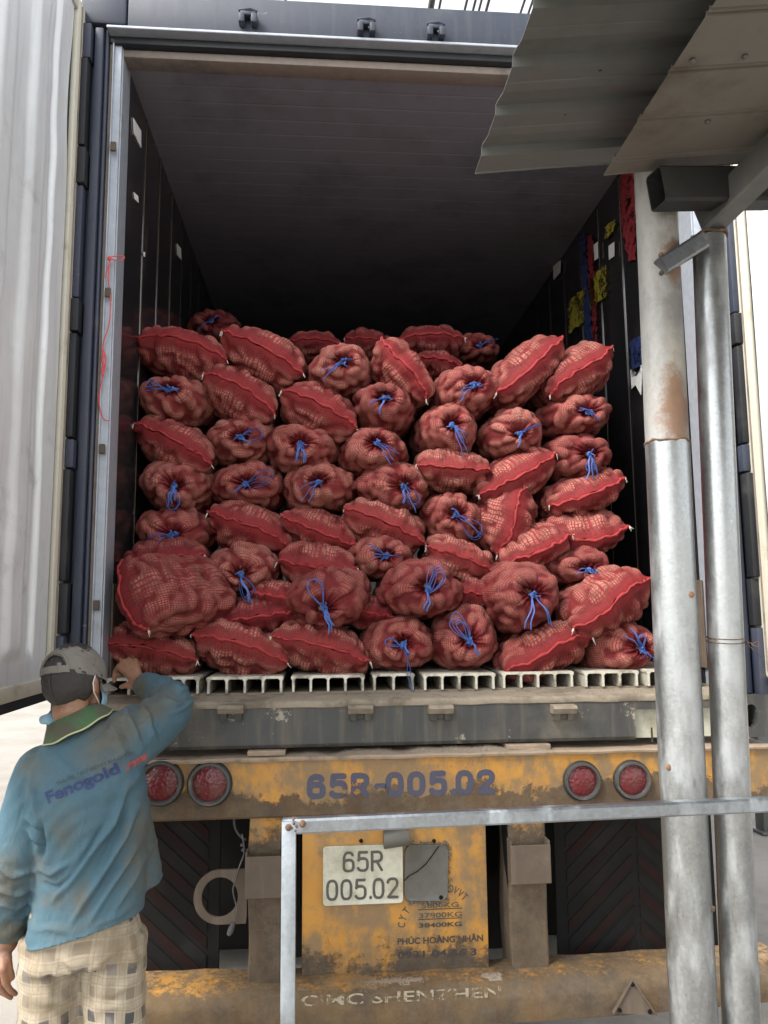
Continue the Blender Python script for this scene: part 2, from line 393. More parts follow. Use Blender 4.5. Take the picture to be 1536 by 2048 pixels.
def painted_pole():
    """chalky cream paint, weld rust and scorch; heights in the pole's own metres"""
    s = NT('weathered_cream_pole'); z = s.xyz()[2]; x = s.xyz()[0]
    base = s.mix(s.noise(8, 5, stretch=(1, 1, .4)), (.31, .31, .30), (.37, .36, .33))
    base = s.mix(s.rng(s.noise(16, 8, .72, stretch=(1, 1, .5)), .42, .66, 0, .8), base, (.23, .225, .205))
    n = s.noise(11, 8, .72); n2 = s.noise(38, 7, .75)
    def patch(zc, half, xc, xh, gain):
        a = s.mt('SUBTRACT', 1., s.mt('ABSOLUTE', s.mt('DIVIDE', s.mt('SUBTRACT', z, zc), half)))
        b = s.mt('SUBTRACT', 1., s.mt('ABSOLUTE', s.mt('DIVIDE', s.mt('SUBTRACT', x, xc), xh)))
        m = s.mt('MULTIPLY', s.mt('MAXIMUM', a, 0.), s.mt('MAXIMUM', b, 0.))
        return s.mt('MULTIPLY', m, gain)
    zw = Z_WELD
    rust = s.rng(s.mt('ADD', patch(zw+.07, .17, .006, .060, 1.45), s.mt('MULTIPLY', s.mt('SUBTRACT', n2, .5), 1.6)), .22, .95, 0, .85)
    rust = s.mt('MAXIMUM', rust, s.rng(s.mt('ADD', patch(Z_BRACE-.02, .13, .02, .06, 1.3), s.mt('MULTIPLY', s.mt('SUBTRACT', n2, .5), 1.2)), .45, .9, 0, .8))
    burn = s.rng(s.mt('ADD', patch(Z_BRACE-.13, .16, .02, .06, 1.), s.mt('MULTIPLY', s.mt('SUBTRACT', n, .5), 1.7)), .30, .75, 0, .75)
    haze = s.rng(s.mt('ADD', patch((zw+Z_BRACE)/2, .34, .015, .07, .8), s.mt('MULTIPLY', s.mt('SUBTRACT', n, .5), 1.6)), .34, .7, 0, .7)
    col = s.mix(haze, base, (.36, .33, .28)); col = s.mix(burn, col, (.17, .165, .165))
    col = s.mix(rust, col, s.mix(n2, (.10, .042, .017), (.27, .13, .055)))
    return s.out(col, .55, .1, s.bump(s.mt('ADD', n2, rust), .35, .004))
_pt = at(1312, 400, Y=-1.1); _pb = at(1387, 2040, Y=-1.1)
def pole_axis(z): 
    t = (z-_pb[2])/(_pt[2]-_pb[2]); return _pb+(_pt-_pb)*t
Z_WELD = at(1332, 886, Y=-1.1)[2]; Z_BRACE = at(1330, 520, Y=-1.1)[2]
M_POLE_TOP = painted_pole()
M_WELD = grime('weld_rust', (.20, .10, .045), (.08, .06, .05), .42, .6, 30, .8)
M_SHEET_GREY = grime('roof_sheet_grey', (.125, .133, .130), (.085, .088, .084), .46, .72, 3, .55, .25, fleck=(.06, .058, .05), flo=.685, fscale=10, bump=.1, vary=.08)
M_SHEET_TAN = grime('roof_sheet_tan', (.140, .128, .110), (.08, .068, .054), .46, .72, 4, .6, .1, fleck=(.10, .075, .05), flo=.68, fscale=12, bump=.12, vary=.1)
M_STEEL = grime('grey_steel_tube', (.115, .118, .112), (.08, .078, .072), .48, .72, 5, .5, .4, fleck=(.10, .085, .07), flo=.7, fscale=20, bump=.12)
M_STEEL_BLACK = grime('black_steel_tube', (.020, .020, .019), (.035, .033, .03), .48, .7, 6, .6, .2)
M_RUST = grime('rust_bolt', (.16, .08, .04), (.08, .05, .035), .4, .6, 60, .8)
def ground_material():
    s = NT('dusty_concrete'); a = s.noise(.35, 8, .6); b = s.noise(3, 8, .7); c = s.noise(60, 5, .7)
    col = s.mix(s.rng(b, .35, .7), (.21, .185, .155), (.27, .245, .21)); col = s.mix(s.rng(a, .42, .66), col, (.30, .275, .24))
    col = s.mix(s.rng(c, .62, .7, 0, .6), col, (.25, .22, .18))
    return s.out(col, .9, 0, s.bump(s.mt('ADD', b, s.mt('MULTIPLY', c, .3)), .4, .02))
M_GROUND = ground_material()
def dust_material():
    s = NT('dry_soil'); c = s.noise(120, 6, .7); b = s.noise(12, 6)
    return s.out(s.mix(c, s.mix(b, (.13, .102, .075), (.20, .158, .112)), (.32, .265, .20)), .95, 0, s.bump(c, .8, .006))
M_SOIL = dust_material()

# ================================================================== GROUND
g = MB(); n = 60
rs = np.random.RandomState(4)
xs = np.sign(np.linspace(-1, 1, n))*np.abs(np.linspace(-1, 1, n))**3*600
P = np.array([[(x, y, .012*math.sin(x*1.3)*math.cos(y*1.1)*(1 if max(abs(x), abs(y)) < 40 else 0)-.012) for x in xs] for y in xs])
tag(g.grid(P).build('ground', M_GROUND, smooth=180), 'pale dusty concrete yard under the truck', None, None, 'structure')

# ================================================================== CONTAINER
XL, XR = -1.25, 1.31          # outer faces of the corner posts
IL, IR = -1.10, 1.16          # lining of the side walls
ZB, ZSILL, ZT = 1.225, 1.381, 4.09
LEN = 11.9
box = thing('shipping_container', 'dark blue refrigerated shipping container with open doors, loaded with red net sacks', 'container', (.03, 0, ZB))
def part(mb, name, mat, parent=box, smooth=None, label=None, kind=None):
    o = mb.build(name, mat, parent, smooth); return tag(o, label, None, None, kind)

# ceiling with shallow cross ribs
zc = 3.86
prof = []; y = .12
while y < LEN-.2:
    prof += [(y, zc), (y+.085, zc), (y+.092, zc+.0012), (y+.099, zc)]; y += .105
Pg = np.array([[(x, a, b+.004*math.sin(a*.7+x*1.3)) for a, b in prof] for x in np.linspace(IL, IR, 5)])
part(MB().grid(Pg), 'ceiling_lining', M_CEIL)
# side walls with panel joints
for X, sg in ((IL, -1), (IR, 1)):
    pr = []; y = .16; k = 0
    while y < LEN-.3:
        pr += [(X, y), (X, y+.27), (X+sg*.010, y+.278), (X+sg*.010, y+.290), (X, y+.298)]; y += .30
    Pg = np.array([[(a, b, z) for a, b in pr] for z in np.linspace(1.40, zc, 4)])
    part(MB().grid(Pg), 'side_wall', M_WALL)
    # thin bright edge strips at the first joints
    for yy in (.16+.284, .16+.584, .16+.884):
        part(MB().box((X-sg*.001, yy-.0012, 1.72), (X-sg*.0035, yy+.0012, zc-.02)), 'joint_strip', M_MUD)
    # perforated kick plate low on the wall
    part(MB().box((X-sg*.002, .13, 1.46), (X-sg*.010, .60, 1.80), .002), 'kick_plate', M_MUD)
    # outer skin
    part(MB().box((X+sg*.05, .16, ZB+.10), (XL+.004 if sg < 0 else XR-.004, LEN, ZT-.02)), 'outer_wall', M_NAVY)
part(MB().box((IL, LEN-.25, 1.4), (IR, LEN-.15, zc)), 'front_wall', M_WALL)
part(MB().box((XL+.01, .16, zc+.03), (XR-.01, LEN, ZT-.01)), 'roof_panel', M_NAVY)
part(MB().box((XL+.01, .45, ZB+.02), (XR-.01, LEN, 1.395)), 'floor_deck', M_DARK)

# corner posts: layered steel angle, seals and bright edge channel
for sg, X, I in ((1, XL, IL), (-1, XR, IR)):
    q = lambda a: X+sg*a
    zlo, zhi = ZSILL-.005, 3.93
    part(MB().box((q(.004), .03, zlo), (q(.10), .17, zhi), .006), 'corner_post', M_NAVY, smooth=40)
    part(MB().box((q(.052), -.004, zlo), (q(.085), .032, zhi), .006), 'post_flange', M_NAVY, smooth=40)
    part(MB().tube([(q(.094), .018, z) for z in np.linspace(zlo, zhi, 9)], .008, 8), 'post_bead', M_NAVY, smooth=60)
    part(MB().box((q(.101), .030, zlo+.002), (q(.113), .150, zhi-.03), .003), 'tan_seal', M_TAN)
    e = MB(); e.box((q(.114), .036, zlo+.002), (q(.145), .05, zhi-.04), .002); e.box((q(.137), .0495, zlo+.002), (q(.149), .16, zhi-.04), .002); e.box((q(.114), .022, zlo+.002), (q(.119), .0365, zhi-.04), .002)
    part(e, 'edge_channel', M_ALU)
    # door seal in separate lengths
    cuts = [1.36, 1.62, 1.80, 2.20, 2.31, 2.70, 2.83, 3.27, 3.42, 3.78, 3.93]
    for k in range(len(cuts)-1):
        wob = .006*math.sin(k*2.3)
        part(MB().box((q(.006), -.034+wob, cuts[k]+.004), (q(.046 if k % 2 else .040), .026, cuts[k+1]-.004), .004), 'hinge_seal', M_BLACK if k % 3 else M_NAVY, smooth=40)
    # clips on the channel
    for z in (3.45, 2.87, 2.28, 1.72):
        part(MB().box((q(.122), .008, z-.018), (q(.142), .021, z+.018), .003), 'lashing_clip', M_MUD)
    # castings
    c = bmesh.new()
    part(MB().box((q(-.003), -.012, 3.94), (q(.17), .165, ZT+.012), .012), 'corner_casting', M_HEADER, smooth=40)

# header: upper box face, flange and recessed strips
part(MB().box((XL+.172, -.006, 3.928), (XR-.172, .10, ZT-.004), .008), 'header_beam', M_HEADER, smooth=40)
part(MB().box((XL+.10, -.022, 3.916), (XR-.10, .04, 3.9275), .003), 'header_lip', M_ALU)
part(MB().box((XL+.10, .02, 3.884), (XR-.10, .09, 3.9155), .008), 'header_seal', M_BLACK, smooth=40)
part(MB().box((XL+.11, .05, 3.850), (XR-.11, .13, 3.8835), .006), 'header_tan_strip', M_TAN, smooth=40)
def keeper(px, py, mat):
    c = at(px, py, Y=-.006); x, z = c[0], c[2]; m = MB()
    for s in (-1, 1): m.box((x+s*.012, -.045, z-.028), (x+s*.036, -.0065, z+.012), .006)
    m.box((x-.03, -.038, z+.006), (x+.03, -.0065, z+.026), .006)
    m.tube([(x-.036, -.030, z+.026), (x+.01, -.036, z+.03), (x+.036, -.03, z+.025)], .007, 6)
    return m
for px, py in ((497, 44), (732, 62), (870, 70)):
    k = part(keeper(px, py, 0), 'cam_keeper', M_HEADER, smooth=40)
    c = at(px+8, py-13, Y=-.02)
    part(MB().ell(c, (.011, .011, .018)), 'white_bulb', M_WHITE_STRING, k, 180)
# sill with worn lip, keepers and castings
x0, x1 = XL+.17, XR-.17
xl = at(1272, 1470, Y=-.03)[0]
bev = [(-.030, ZB+.012), (-.022, ZB), (.10, ZB), (.10, ZSILL-.004), (-.020, ZSILL-.004), (-.030, ZSILL-.016)]
part(MB().prism(bev, 0, x0, xl), 'rear_sill', M_SILL)
part(MB().prism([(-.030, ZSILL-.05), (.10, ZSILL-.05), (.10, ZSILL-.004), (-.020, ZSILL-.004), (-.030, ZSILL-.016)], 0, xl, x1), 'sill_bridge', M_SILL)
part(MB().prism([(.0, ZB+.002), (.08, ZB+.002), (.08, ZSILL-.052), (.0, ZSILL-.052)], 0, xl+.004, x1), 'label_plate', M_PLATE)
rs = np.random.RandomState(2)
a, b = at(1301, 1455, Y=0), at(1306, 1484, Y=0)
link('plate_letter', lettering('I', a[0], b[0], b[2], a[2], -.0015), M_INK_BLACK, box)
n = 60; xx = np.linspace(x0, x1, n)
lip = np.array([[(x, y, z+.002*math.sin(x*31+y*40)*math.sin(x*7)) for x in xx] for y, z in ((-.034, ZSILL-.020), (-.036, ZSILL-.006), (-.030, ZSILL+.002), (-.005, ZSILL+.004), (.05, ZSILL+.010), (.11, ZSILL+.012))])
part(MB().grid(lip), 'sill_lip', M_SILL_TOP, smooth=60)
for px, py in ((462, 1424), (721, 1424), (881, 1424), (1127, 1424)):
    c = at(px, py, Y=-.05); x, z = c[0], c[2]; r = random.Random(px); m = MB()
    m.prism([(-.031, z+.026), (-.070, z+.024), (-.078, z+.014), (-.066, z-.004), (-.031, z-.004)], 0, x-.043, x+.043)
    k = part(m, 'sill_keeper', M_SILL_TOP, smooth=30)
    m2 = MB()
    for s in (-1, 1): m2.prism([(-.031, z-.0045), (-.062, z-.0045), (-.052, z-.028), (-.031, z-.032)], 0, x+s*.014, x+s*.036)
    m2.box((x-.014, -.042, z-.024), (x+.014, -.031, z-.0045), .002)
    part(m2, 'keeper_jaw', M_SILL, k)
for sg, X in ((1, XL), (-1, XR)):        # bottom castings with an oval hole on the rear face
    a, b = sorted((X-sg*.003, X+sg*.168)); cx = (a+b)/2; n = 32; zc0 = ZB+.075
    ov = [(cx+.022*math.cos(t), zc0+.042*(abs(math.sin(t))**.7)*(1 if math.sin(t) >= 0 else -1)) for t in np.linspace(0, 2*math.pi, n, endpoint=False)]
    sq = []
    for (px, pz) in ov:
        dx, dz = px-cx, pz-zc0; k = min((b-a)/2/max(abs(dx), 1e-6), .0745/max(abs(dz), 1e-6)); sq.append((cx+dx*k, zc0+dz*k))
    rings = [[(p[0], .14, p[1]) for p in sq], [(p[0], -.036, p[1]) for p in sq], [(p[0], -.036, p[1]) for p in ov], [(p[0], .02, p[1]) for p in ov]]
    part(MB().loft(rings), 'bottom_casting', M_SILL, smooth=30)
# T-section floor planks seen end on
rsf = np.random.RandomState(7)
zt = at(650, 1350, Y=.10)[2]; zbt = at(650, 1383, Y=.10)[2]
segs = [(100, 190, 3), (208, 262, 2), (275, 400, 5), (413, 567, 5), (582, 730, 5), (745, 830, 3), (845, 990, 5), (1005, 1150, 5), (1168, 1278, 4), (1291, 1400, 4)]
for a, b, nl in segs:
    xa, xb = at(a, 1360, Y=.10)[0], at(b, 1360, Y=.10)[0]; m = MB(); tl = .0085
    cs = np.linspace(xa+tl, xb-tl, nl)
    top = zt+rsf.uniform(-.002, .002)
    y0 = .10+rsf.uniform(-.012, .012)
    # outline of the comb: deck on top, rounded openings below
    poly = [(xa, top-.004), (xa+.006, top), (xb-.006, top), (xb, top-.004)]
    for k in range(nl-1, -1, -1):
        c = cs[k]; hw = tl*.5
        rgt = c+hw if k == nl-1 else c+hw
        if k == nl-1: poly += [(c+hw+.004, top-.011), (c+hw, top-.017)]
        poly += [(c+hw, zbt), (c-hw, zbt)]
        if k: poly += [(c-hw, top-.017), (c-hw-.006, top-.0095), (cs[k-1]+hw+.006, top-.0095), (cs[k-1]+hw, top-.017)]
        else: poly += [(c-hw, top-.017), (c-hw-.004, top-.011)]
    part(m.prism(poly, 1, y0, 1.1), 'floor_plank', M_FLOOR_T, label=None)
part(MB().box((IL+.005, .112, ZSILL+.001), (IR-.005, 1.4, zbt-.0015)), 'floor_base', M_SOIL)
# papers and paint left on the side walls
def sheet_on_wall(name, pts, X, mat, lab=None, t=.002):
    sg = -1 if X > 0 else 1
    if mat is not M_LABEL:           # brushed and torn edges
        rj = np.random.RandomState(int(pts[0][0])); q_ = []
        for i in range(len(pts)):
            a_, b2 = np.array(pts[i], float), np.array(pts[(i+1) % len(pts)], float); nn = max(2, int(np.linalg.norm(b2-a_)/5))
            q_ += [tuple(a_+(b2-a_)*t/nn+rj.normal(0, 1.5, 2)*(t > 0)) for t in range(nn)]
        pts = q_
    P2 = [(p[1], p[2]) for p in (at(x, y, X=X) for x, y in pts)]
    return part(MB().prism(P2, 0, X+sg*.0012, X+sg*(.0012+t)), name, mat, label=lab)
M_YPATCH = ink('yellow_wall_paint', (.27, .22, .02), .44, .62, 34); M_RPATCH = ink('red_wall_paint', (.17, .012, .016), .46, .66, 26)
M_BPATCH = ink('blue_wall_paint', (.012, .024, .09), .46, .64, 28); M_LABEL = ink('white_label', (.62, .62, .6), .62, .74, 20)
W = IR-.012
for pts, mt, lab in (([(1180, 560), (1213, 530), (1213, 590), (1182, 622)], M_YPATCH, 'yellow paint patch high on dark wall'), ([(1138, 607), (1170, 572), (1168, 640), (1140, 668)], M_YPATCH, 'yellow paint patch low on dark wall'),
        ([(1210, 455), (1231, 438), (1227, 462), (1210, 478)], M_YPATCH, 'small yellow paint dab'),
        ([(1240, 340), (1272, 335), (1272, 520), (1258, 524), (1243, 445)], M_RPATCH, 'broad red paint strip by the door'),
        ([(1160, 472), (1171, 466), (1186, 690), (1173, 692)], M_BPATCH, 'long blue paint stripe'), ([(1174, 474), (1185, 468), (1196, 690), (1188, 692)], M_RPATCH, 'long red paint stripe'),
        ([(1188, 490), (1196, 484), (1197, 516), (1190, 521)], M_LABEL, None), ([(1218, 492), (1229, 484), (1229, 512), (1219, 520)], M_LABEL, None), ([(1107, 533), (1122, 520), (1121, 545), (1108, 560)], M_LABEL, None),
        ([(1262, 682), (1284, 670), (1284, 745), (1264, 755)], M_BPATCH, 'blue paint scrap by the pole'), ([(1262, 740), (1285, 730), (1283, 790), (1272, 770), (1264, 778)], M_LABEL, 'torn white paper')):
    sheet_on_wall('wall_paint' if mt not in (M_LABEL,) else 'paper_label', pts, W, mt, lab)
for pts in ([(265, 235), (281, 262), (281, 296), (267, 268)], [(266, 384), (275, 392), (276, 406), (268, 398)], [(353, 487), (361, 497), (362, 520), (354, 510)], [(285, 503), (289, 505), (289, 514), (286, 512)]):
    sheet_on_wall('paper_label', pts, IL+.001, M_LABEL)

# doors, opened square to the rear face
def door(sg):
    Xf = XL if sg > 0 else XR
    yf = lambda u: at(u, 1000, X=XL)[1]
    m = MB(); ny, nz = 130, 150
    ys = np.concatenate([np.linspace(-.10, -.62, 90), np.linspace(-.63, -1.10, 40)]); zs = np.linspace(1.475, 3.93, nz)
    rs = np.random.RandomState(11 if sg > 0 else 12)
    # ribs pressed toward the cargo side: (centre, half flat, slope)
    ribs = [(-.245, .020, .016, -.016), (-.40, .034, .055, .016), (-.66, .034, .055, .016), (-.90, .05, .030, .013)]
    dents = [(rs.uniform(-.6, -.12), rs.uniform(1.6, 3.8), rs.uniform(.03, .12), rs.uniform(-.008, .005)) for _ in range(34)]
    P = np.zeros((nz, ny, 3))
    for i, z in enumerate(zs):
        for j, y in enumerate(ys):
            h = 0
            end = min(1, max(0, (z-1.555)/.035)); end = end*end*(3-2*end)
            for c, hf, sl_, d in ribs:
                t = min(1, max(0, 1-(abs(y-c)-hf)/sl_)); h += d*t*t*(3-2*t)*end
            for a, b, r, d in dents: h += d*math.exp(-((y-a)**2+((z-b)*.7)**2)/r/r)
            h += .0015*math.sin(y*23+z*3)*math.sin(z*5.1+y*7)
            P[i, j] = (Xf+sg*(.004+h), y, z)
    leaf = part(MB().grid(P), 'door', M_DOOR, smooth=60, label='open container door, ribbed pale lining')
    part(MB().box((Xf-sg*.030, .018, 1.40), (Xf-sg*.070, -1.16, 3.99), .008), 'door_core', M_NAVY, leaf)
    m = MB(); m.box((Xf-sg*.005, .020, 1.44), (Xf+sg*.016, -.085, 3.99), .006)
    part(m, 'side_gasket', M_CREAM, leaf, 40)
    part(MB().box((Xf-sg*.0045, .012, 1.435), (Xf+sg*.014, -1.14, 1.482), .006), 'bottom_gasket', M_CREAM, leaf, 40)
    part(MB().box((Xf-sg*.004, .010, 1.405), (Xf+sg*.010, -1.15, 1.434), .004), 'bottom_seal', M_BLACK, leaf)
    part(MB().box((Xf-sg*.004, .010, 3.932), (Xf+sg*.014, -1.14, 3.985), .006), 'top_gasket', M_CREAM, leaf, 40)
    part(MB().tube([(Xf+sg*.017, -.050, z) for z in np.linspace(1.46, 3.97, 20)], .004, 6), 'gasket_crease', M_TAN, leaf, 60)
    part(MB().box((Xf-sg*.005, -1.10, 1.44), (Xf+sg*.016, -1.16, 3.99), .006), 'edge_gasket', M_CREAM, leaf, 40)
    return leaf
door(1); door(-1)

# red string tied to the left post
s = thing('red_string', 'thin red string tied and looped round the bright door edge above the sacks', 'string', tuple(at(214, 840, Y=.0)))
def px_path(pts, Y, n=5, jit=.0):
    P = np.array([at(x, y, Y=Y) for x, y in pts]); out = []
    for i in range(len(P)-1):
        p0, p1, p2, p3 = P[max(i-1, 0)], P[i], P[i+1], P[min(i+2, len(P)-1)]
        for t in np.linspace(0, 1, n, endpoint=False):
            out.append(.5*((2*p1)+(-p0+p2)*t+(2*p0-5*p1+4*p2-p3)*t*t+(-p0+3*p1-3*p2+p3)*t**3))
    out.append(P[-1]); return np.array(out)
link('loop', MB().tube(px_path([(218, 516), (232, 512), (249, 514), (240, 522), (222, 518)], .012), .0022, 5).mesh('loop'), M_RED_STRING, s, 180)
link('tail', MB().tube(px_path([(219, 518), (217, 560), (221, 600), (218, 650), (206, 690), (212, 720), (204, 760), (198, 800), (206, 836), (219, 842)], .012), .0022, 5).mesh('tail'), M_RED_STRING, s, 180)
link('second_tail', MB().tube(px_path([(220, 519), (213, 545), (211, 556)], .012), .002, 5).mesh('t'), M_RED_STRING, s, 180)
link('knot', MB().ell(at(219, 517, Y=.010), (.008, .007, .009)).mesh('knot'), M_RED_STRING, s, 180)
link('wound_string', MB().tube(px_path([(205, 700), (207, 710), (204, 720), (207, 730), (204, 740), (206, 752)], .011), .004, 6).mesh('w'), M_RED_STRING, s, 180)

# ================================================================== TRAILER
tr = thing('container_trailer', 'muddy yellow container trailer carrying the box, with round red tail lamps and stencilled numbers', 'trailer', (.03, 0, 0))
def tpart(mb, name, mat, parent=tr, smooth=None, label=None): return tag(mb.build(name, mat, parent, smooth), label)
YB = -.05
M_BEAM = beam_material('rear_beam_paint', 1.0, 1.19, thr=.42, uneven=1.15, ochre=.18)
M_UPR = beam_material('upright_paint', .50, 1.05, thr=.84, uneven=.45, ochre=.08)
M_PANEL = beam_material('licence_panel_paint', .40, 1.15, thr=.16, uneven=.62)
M_BUMP = beam_material('bumper_paint', .34, .482, thr=.94, uneven=.28, ochre=.28)
xa, xb = XL+.06, XR-.02
tpart(MB().prism([(YB, 1.006), (YB+.008, .998), (.16, .998), (.16, 1.186), (YB, 1.186)], 0, xa, xb), 'rear_beam', M_BEAM)
n = 80; xx = np.linspace(xa, xb, n)
top = [(YB-.012, 1.187), (YB-.014, 1.194), (YB-.010, 1.200), (.16, 1.201), (.16, 1.187)]
tpart(MB().loft([[(x, y+.0015*math.sin(x*19), z+.001*math.sin(x*27)) for y, z in top] for x in xx]), 'beam_flange', M_FLANGE)
for u0, u1 in ((497, 572), (1008, 1095)):
    a, b = at(u0, 1495, Y=.0)[0], at(u1, 1495, Y=.0)[0]
    tpart(MB().box((a, -.045, 1.2015), (b, .12, 1.220), .004), 'bearing_pad', M_FLANGE)
# tail lamps
for px, py, ro in ((322, 1565, 41), (420, 1567, 40), (1163, 1561, 36), (1263, 1559, 36)):
    c = at(px, py, Y=YB); x, z = c[0], c[2]; k = 2.76/FPX*ro; n = 40
    prof = [(k, .001), (k*1.0, -.016), (k*.95, -.022), (k*.86, -.022), (k*.80, -.012), (k*.78, -.008)]
    lamp = tpart(MB().loft([[(x+r*math.cos(t), YB+y, z+r*math.sin(t)) for t in np.linspace(0, 2*math.pi, n, endpoint=False)] for r, y in prof], False), 'tail_lamp', M_LAMP_RING, smooth=50)
    m = MB(); rr = k*.80
    rings = [[(x+rr*q*math.cos(t), YB-.010-.012*(1-q*q), z+rr*q*math.sin(t)) for t in np.linspace(0, 2*math.pi, n, endpoint=False)] for q in (1, .8, .55, .3, .05)]
    tpart(m.loft(rings), 'lens', M_LENS, lamp, 60)
    tpart(MB().tube([(x+k*1.02*math.cos(t), YB-.004, z+k*1.02*math.sin(t)) for t in np.linspace(0, 2*math.pi, n)], .0035, 6, False), 'rim', M_BLACK, lamp, 60)
# beam lettering
def letters(s, u0, v0, u1, v1, Y, mat, name='lettering', bold=.0, rise=0., parent=tr, shear=0.):
    a, b = at(u0, v1, Y=Y), at(u1, v0, Y=Y)
    return link(name, lettering(s, a[0], b[0], a[2], b[2], Y, bold, rise, shear), mat, parent)
def figures(s, u0, v0, u1, v1, Y, mat, name, t, parent=tr):
    a, c = at(u0, v1, Y=Y), at(u1, v0, Y=Y); return link(name, strokes(s, a[0], c[0], a[2], c[2], Y, t), mat, parent)
figures('65R-005.02', 613, 1538, 990, 1600, YB-.0012, M_INK_NAVY, 'lettering', .25)
# hanging posts with sockets
for u0, u1, s0, s1, t0, t1 in ((496, 563, 490, 567, 1712, 1796), (1020, 1095, 1022, 1102, 1708, 1788)):
    a, b = at(u0, 1800, Y=-.02)[0], at(u1, 1800, Y=-.02)[0]
    zz = np.linspace(.44, .997, 14); rs = np.random.RandomState(u0)
    rings = []
    for z in zz:
        j = .004*math.sin(z*14+u0)
        rings.append([(a+j, .13, z), (a+j, -.014, z), (a+j+.006, -.02, z), (b+j*.3-.006, -.02, z), (b+j*.3, -.014, z), (b+j*.3, .13, z)])
    up = tpart(MB().loft(rings), 'hanging_post', M_UPR, smooth=30)
    sa, sb = at(s0, 1750, Y=-.07)[0], at(s1, 1750, Y=-.07)[0]; zt_, zb_ = at(530, t0, Y=-.07)[2], at(530, t1, Y=-.07)[2]
    m = MB(); th = .006
    m.box((sa, -.076, zb_), (sb, -.070, zt_), .002); m.box((sa, -.0695, zb_+.001), (sa+th, -.021, zt_+.012), .001); m.box((sb-th, -.0695, zb_+.001), (sb, -.021, zt_+.012), .001)
    m.box((sa+th+.0005, -.0695, zb_), (sb-th-.0005, -.021, zb_+.006))
    tpart(m, 'socket', M_MUD, up)
# licence panel
a, b = at(604, 1800, Y=.0)[0], at(975, 1800, Y=.0)[0]
tpart(MB().box((a, .0, .452), (b, .03, .997), .004), 'licence_panel', M_PANEL, smooth=40)
# bearing of plates on the panel
def plate(u0, v0, u1, v1, Y, t, mat, name, rim=None, rc=.012, rot=0.):
    p, q = at(u0, v1, Y=Y), at(u1, v0, Y=Y); cx, cz = (p[0]+q[0])/2, (p[2]+q[2])/2; hw, hh = (q[0]-p[0])/2, (q[2]-p[2])/2
    def rr(dx, dz, r, y):
        L = []
        for sx, sz, a0 in ((1, 1, 0), (-1, 1, 90), (-1, -1, 180), (1, -1, 270)):
            for k in range(6):
                an = R_(a0+k*18); X, Z = sx*(dx-r)+r*math.cos(an), sz*(dz-r)+r*math.sin(an)
                L.append((cx+X*math.cos(rot)-Z*math.sin(rot), y, cz+X*math.sin(rot)+Z*math.cos(rot)))
        return L
    o = tpart(MB().loft([rr(hw, hh, rc, Y+t), rr(hw, hh, rc, Y-.001), rr(hw-.001, hh-.001, rc, Y-.002), rr(hw-.006, hh-.006, rc*.7, Y-.0015), rr(hw-.008, hh-.008, rc*.6, Y)]), name, mat, smooth=40)
    return o
pl = plate(646, 1688, 805, 1812, -.016, .012, M_PLATE, 'number_plate')
figures('65R', 685, 1700, 766, 1746, -.0175, M_PLATE_INK, 'plate_digits', .15, pl)
figures('005.02', 652, 1754, 797, 1803, -.0175, M_PLATE_INK, 'plate_digits', .15, pl)
gp = plate(810, 1688, 895, 1804, -.010, .008, M_GREY_PLATE, 'mud_caked_plate', rc=.026, rot=-.03)
c0 = [at(u, v, Y=-.0125) for u, v in ((808, 1762), (818, 1752), (836, 1742), (852, 1728), (868, 1706), (878, 1692))]
tpart(MB().tube(c0, .0016, 5), 'crack_ridge', M_DARK, gp)
rs = np.random.RandomState(5); m = MB()
for k in range(90):
    t = rs.uniform(0, 1); e = rs.randint(3)
    u, v = ((897+rs.normal(0, 2), 1690+t*115), (812+t*84, 1806+rs.normal(0, 2.5)), (812+t*84, 1688+rs.normal(0, 2.5)))[e]
    m.ell(at(u, v, Y=-.008), (rs.uniform(.002, .006), .004, rs.uniform(.002, .007)), n=6, m=4)
tpart(m, 'caked_mud', M_GREY_PLATE, gp, 180)['kind'] = 'stuff'
for u, v in ((882, 1795), (868, 1682), (722, 1682)):
    tpart(MB().ell(at(u, v, Y=-.014), (.007, .005, .007)), 'rivet', M_DARK, tr, 180)
# plate lamp housing
p, q = at(768, 1699, Y=-.05), at(816, 1662, Y=-.05); n = 16
rings = []
for t, k in ((0, .96), (.004, 1), (.082, 1), (.086, .96)):
    rings.append([(p[0]+t, -.042+.032*k*math.cos(an)*.9, (p[2]+q[2])/2+.030*k*math.sin(an)+t*.12) for an in np.linspace(0, 2*math.pi, n, endpoint=False)])
pl2 = tpart(MB().loft(rings), 'plate_lamp', M_GREY_PLATE, smooth=50)
tpart(MB().box((p[0]+.0, -.04, q[2]+.004), (p[0]+.06, .0, q[2]+.012), .001), 'lamp_bracket', M_RUST, pl2)
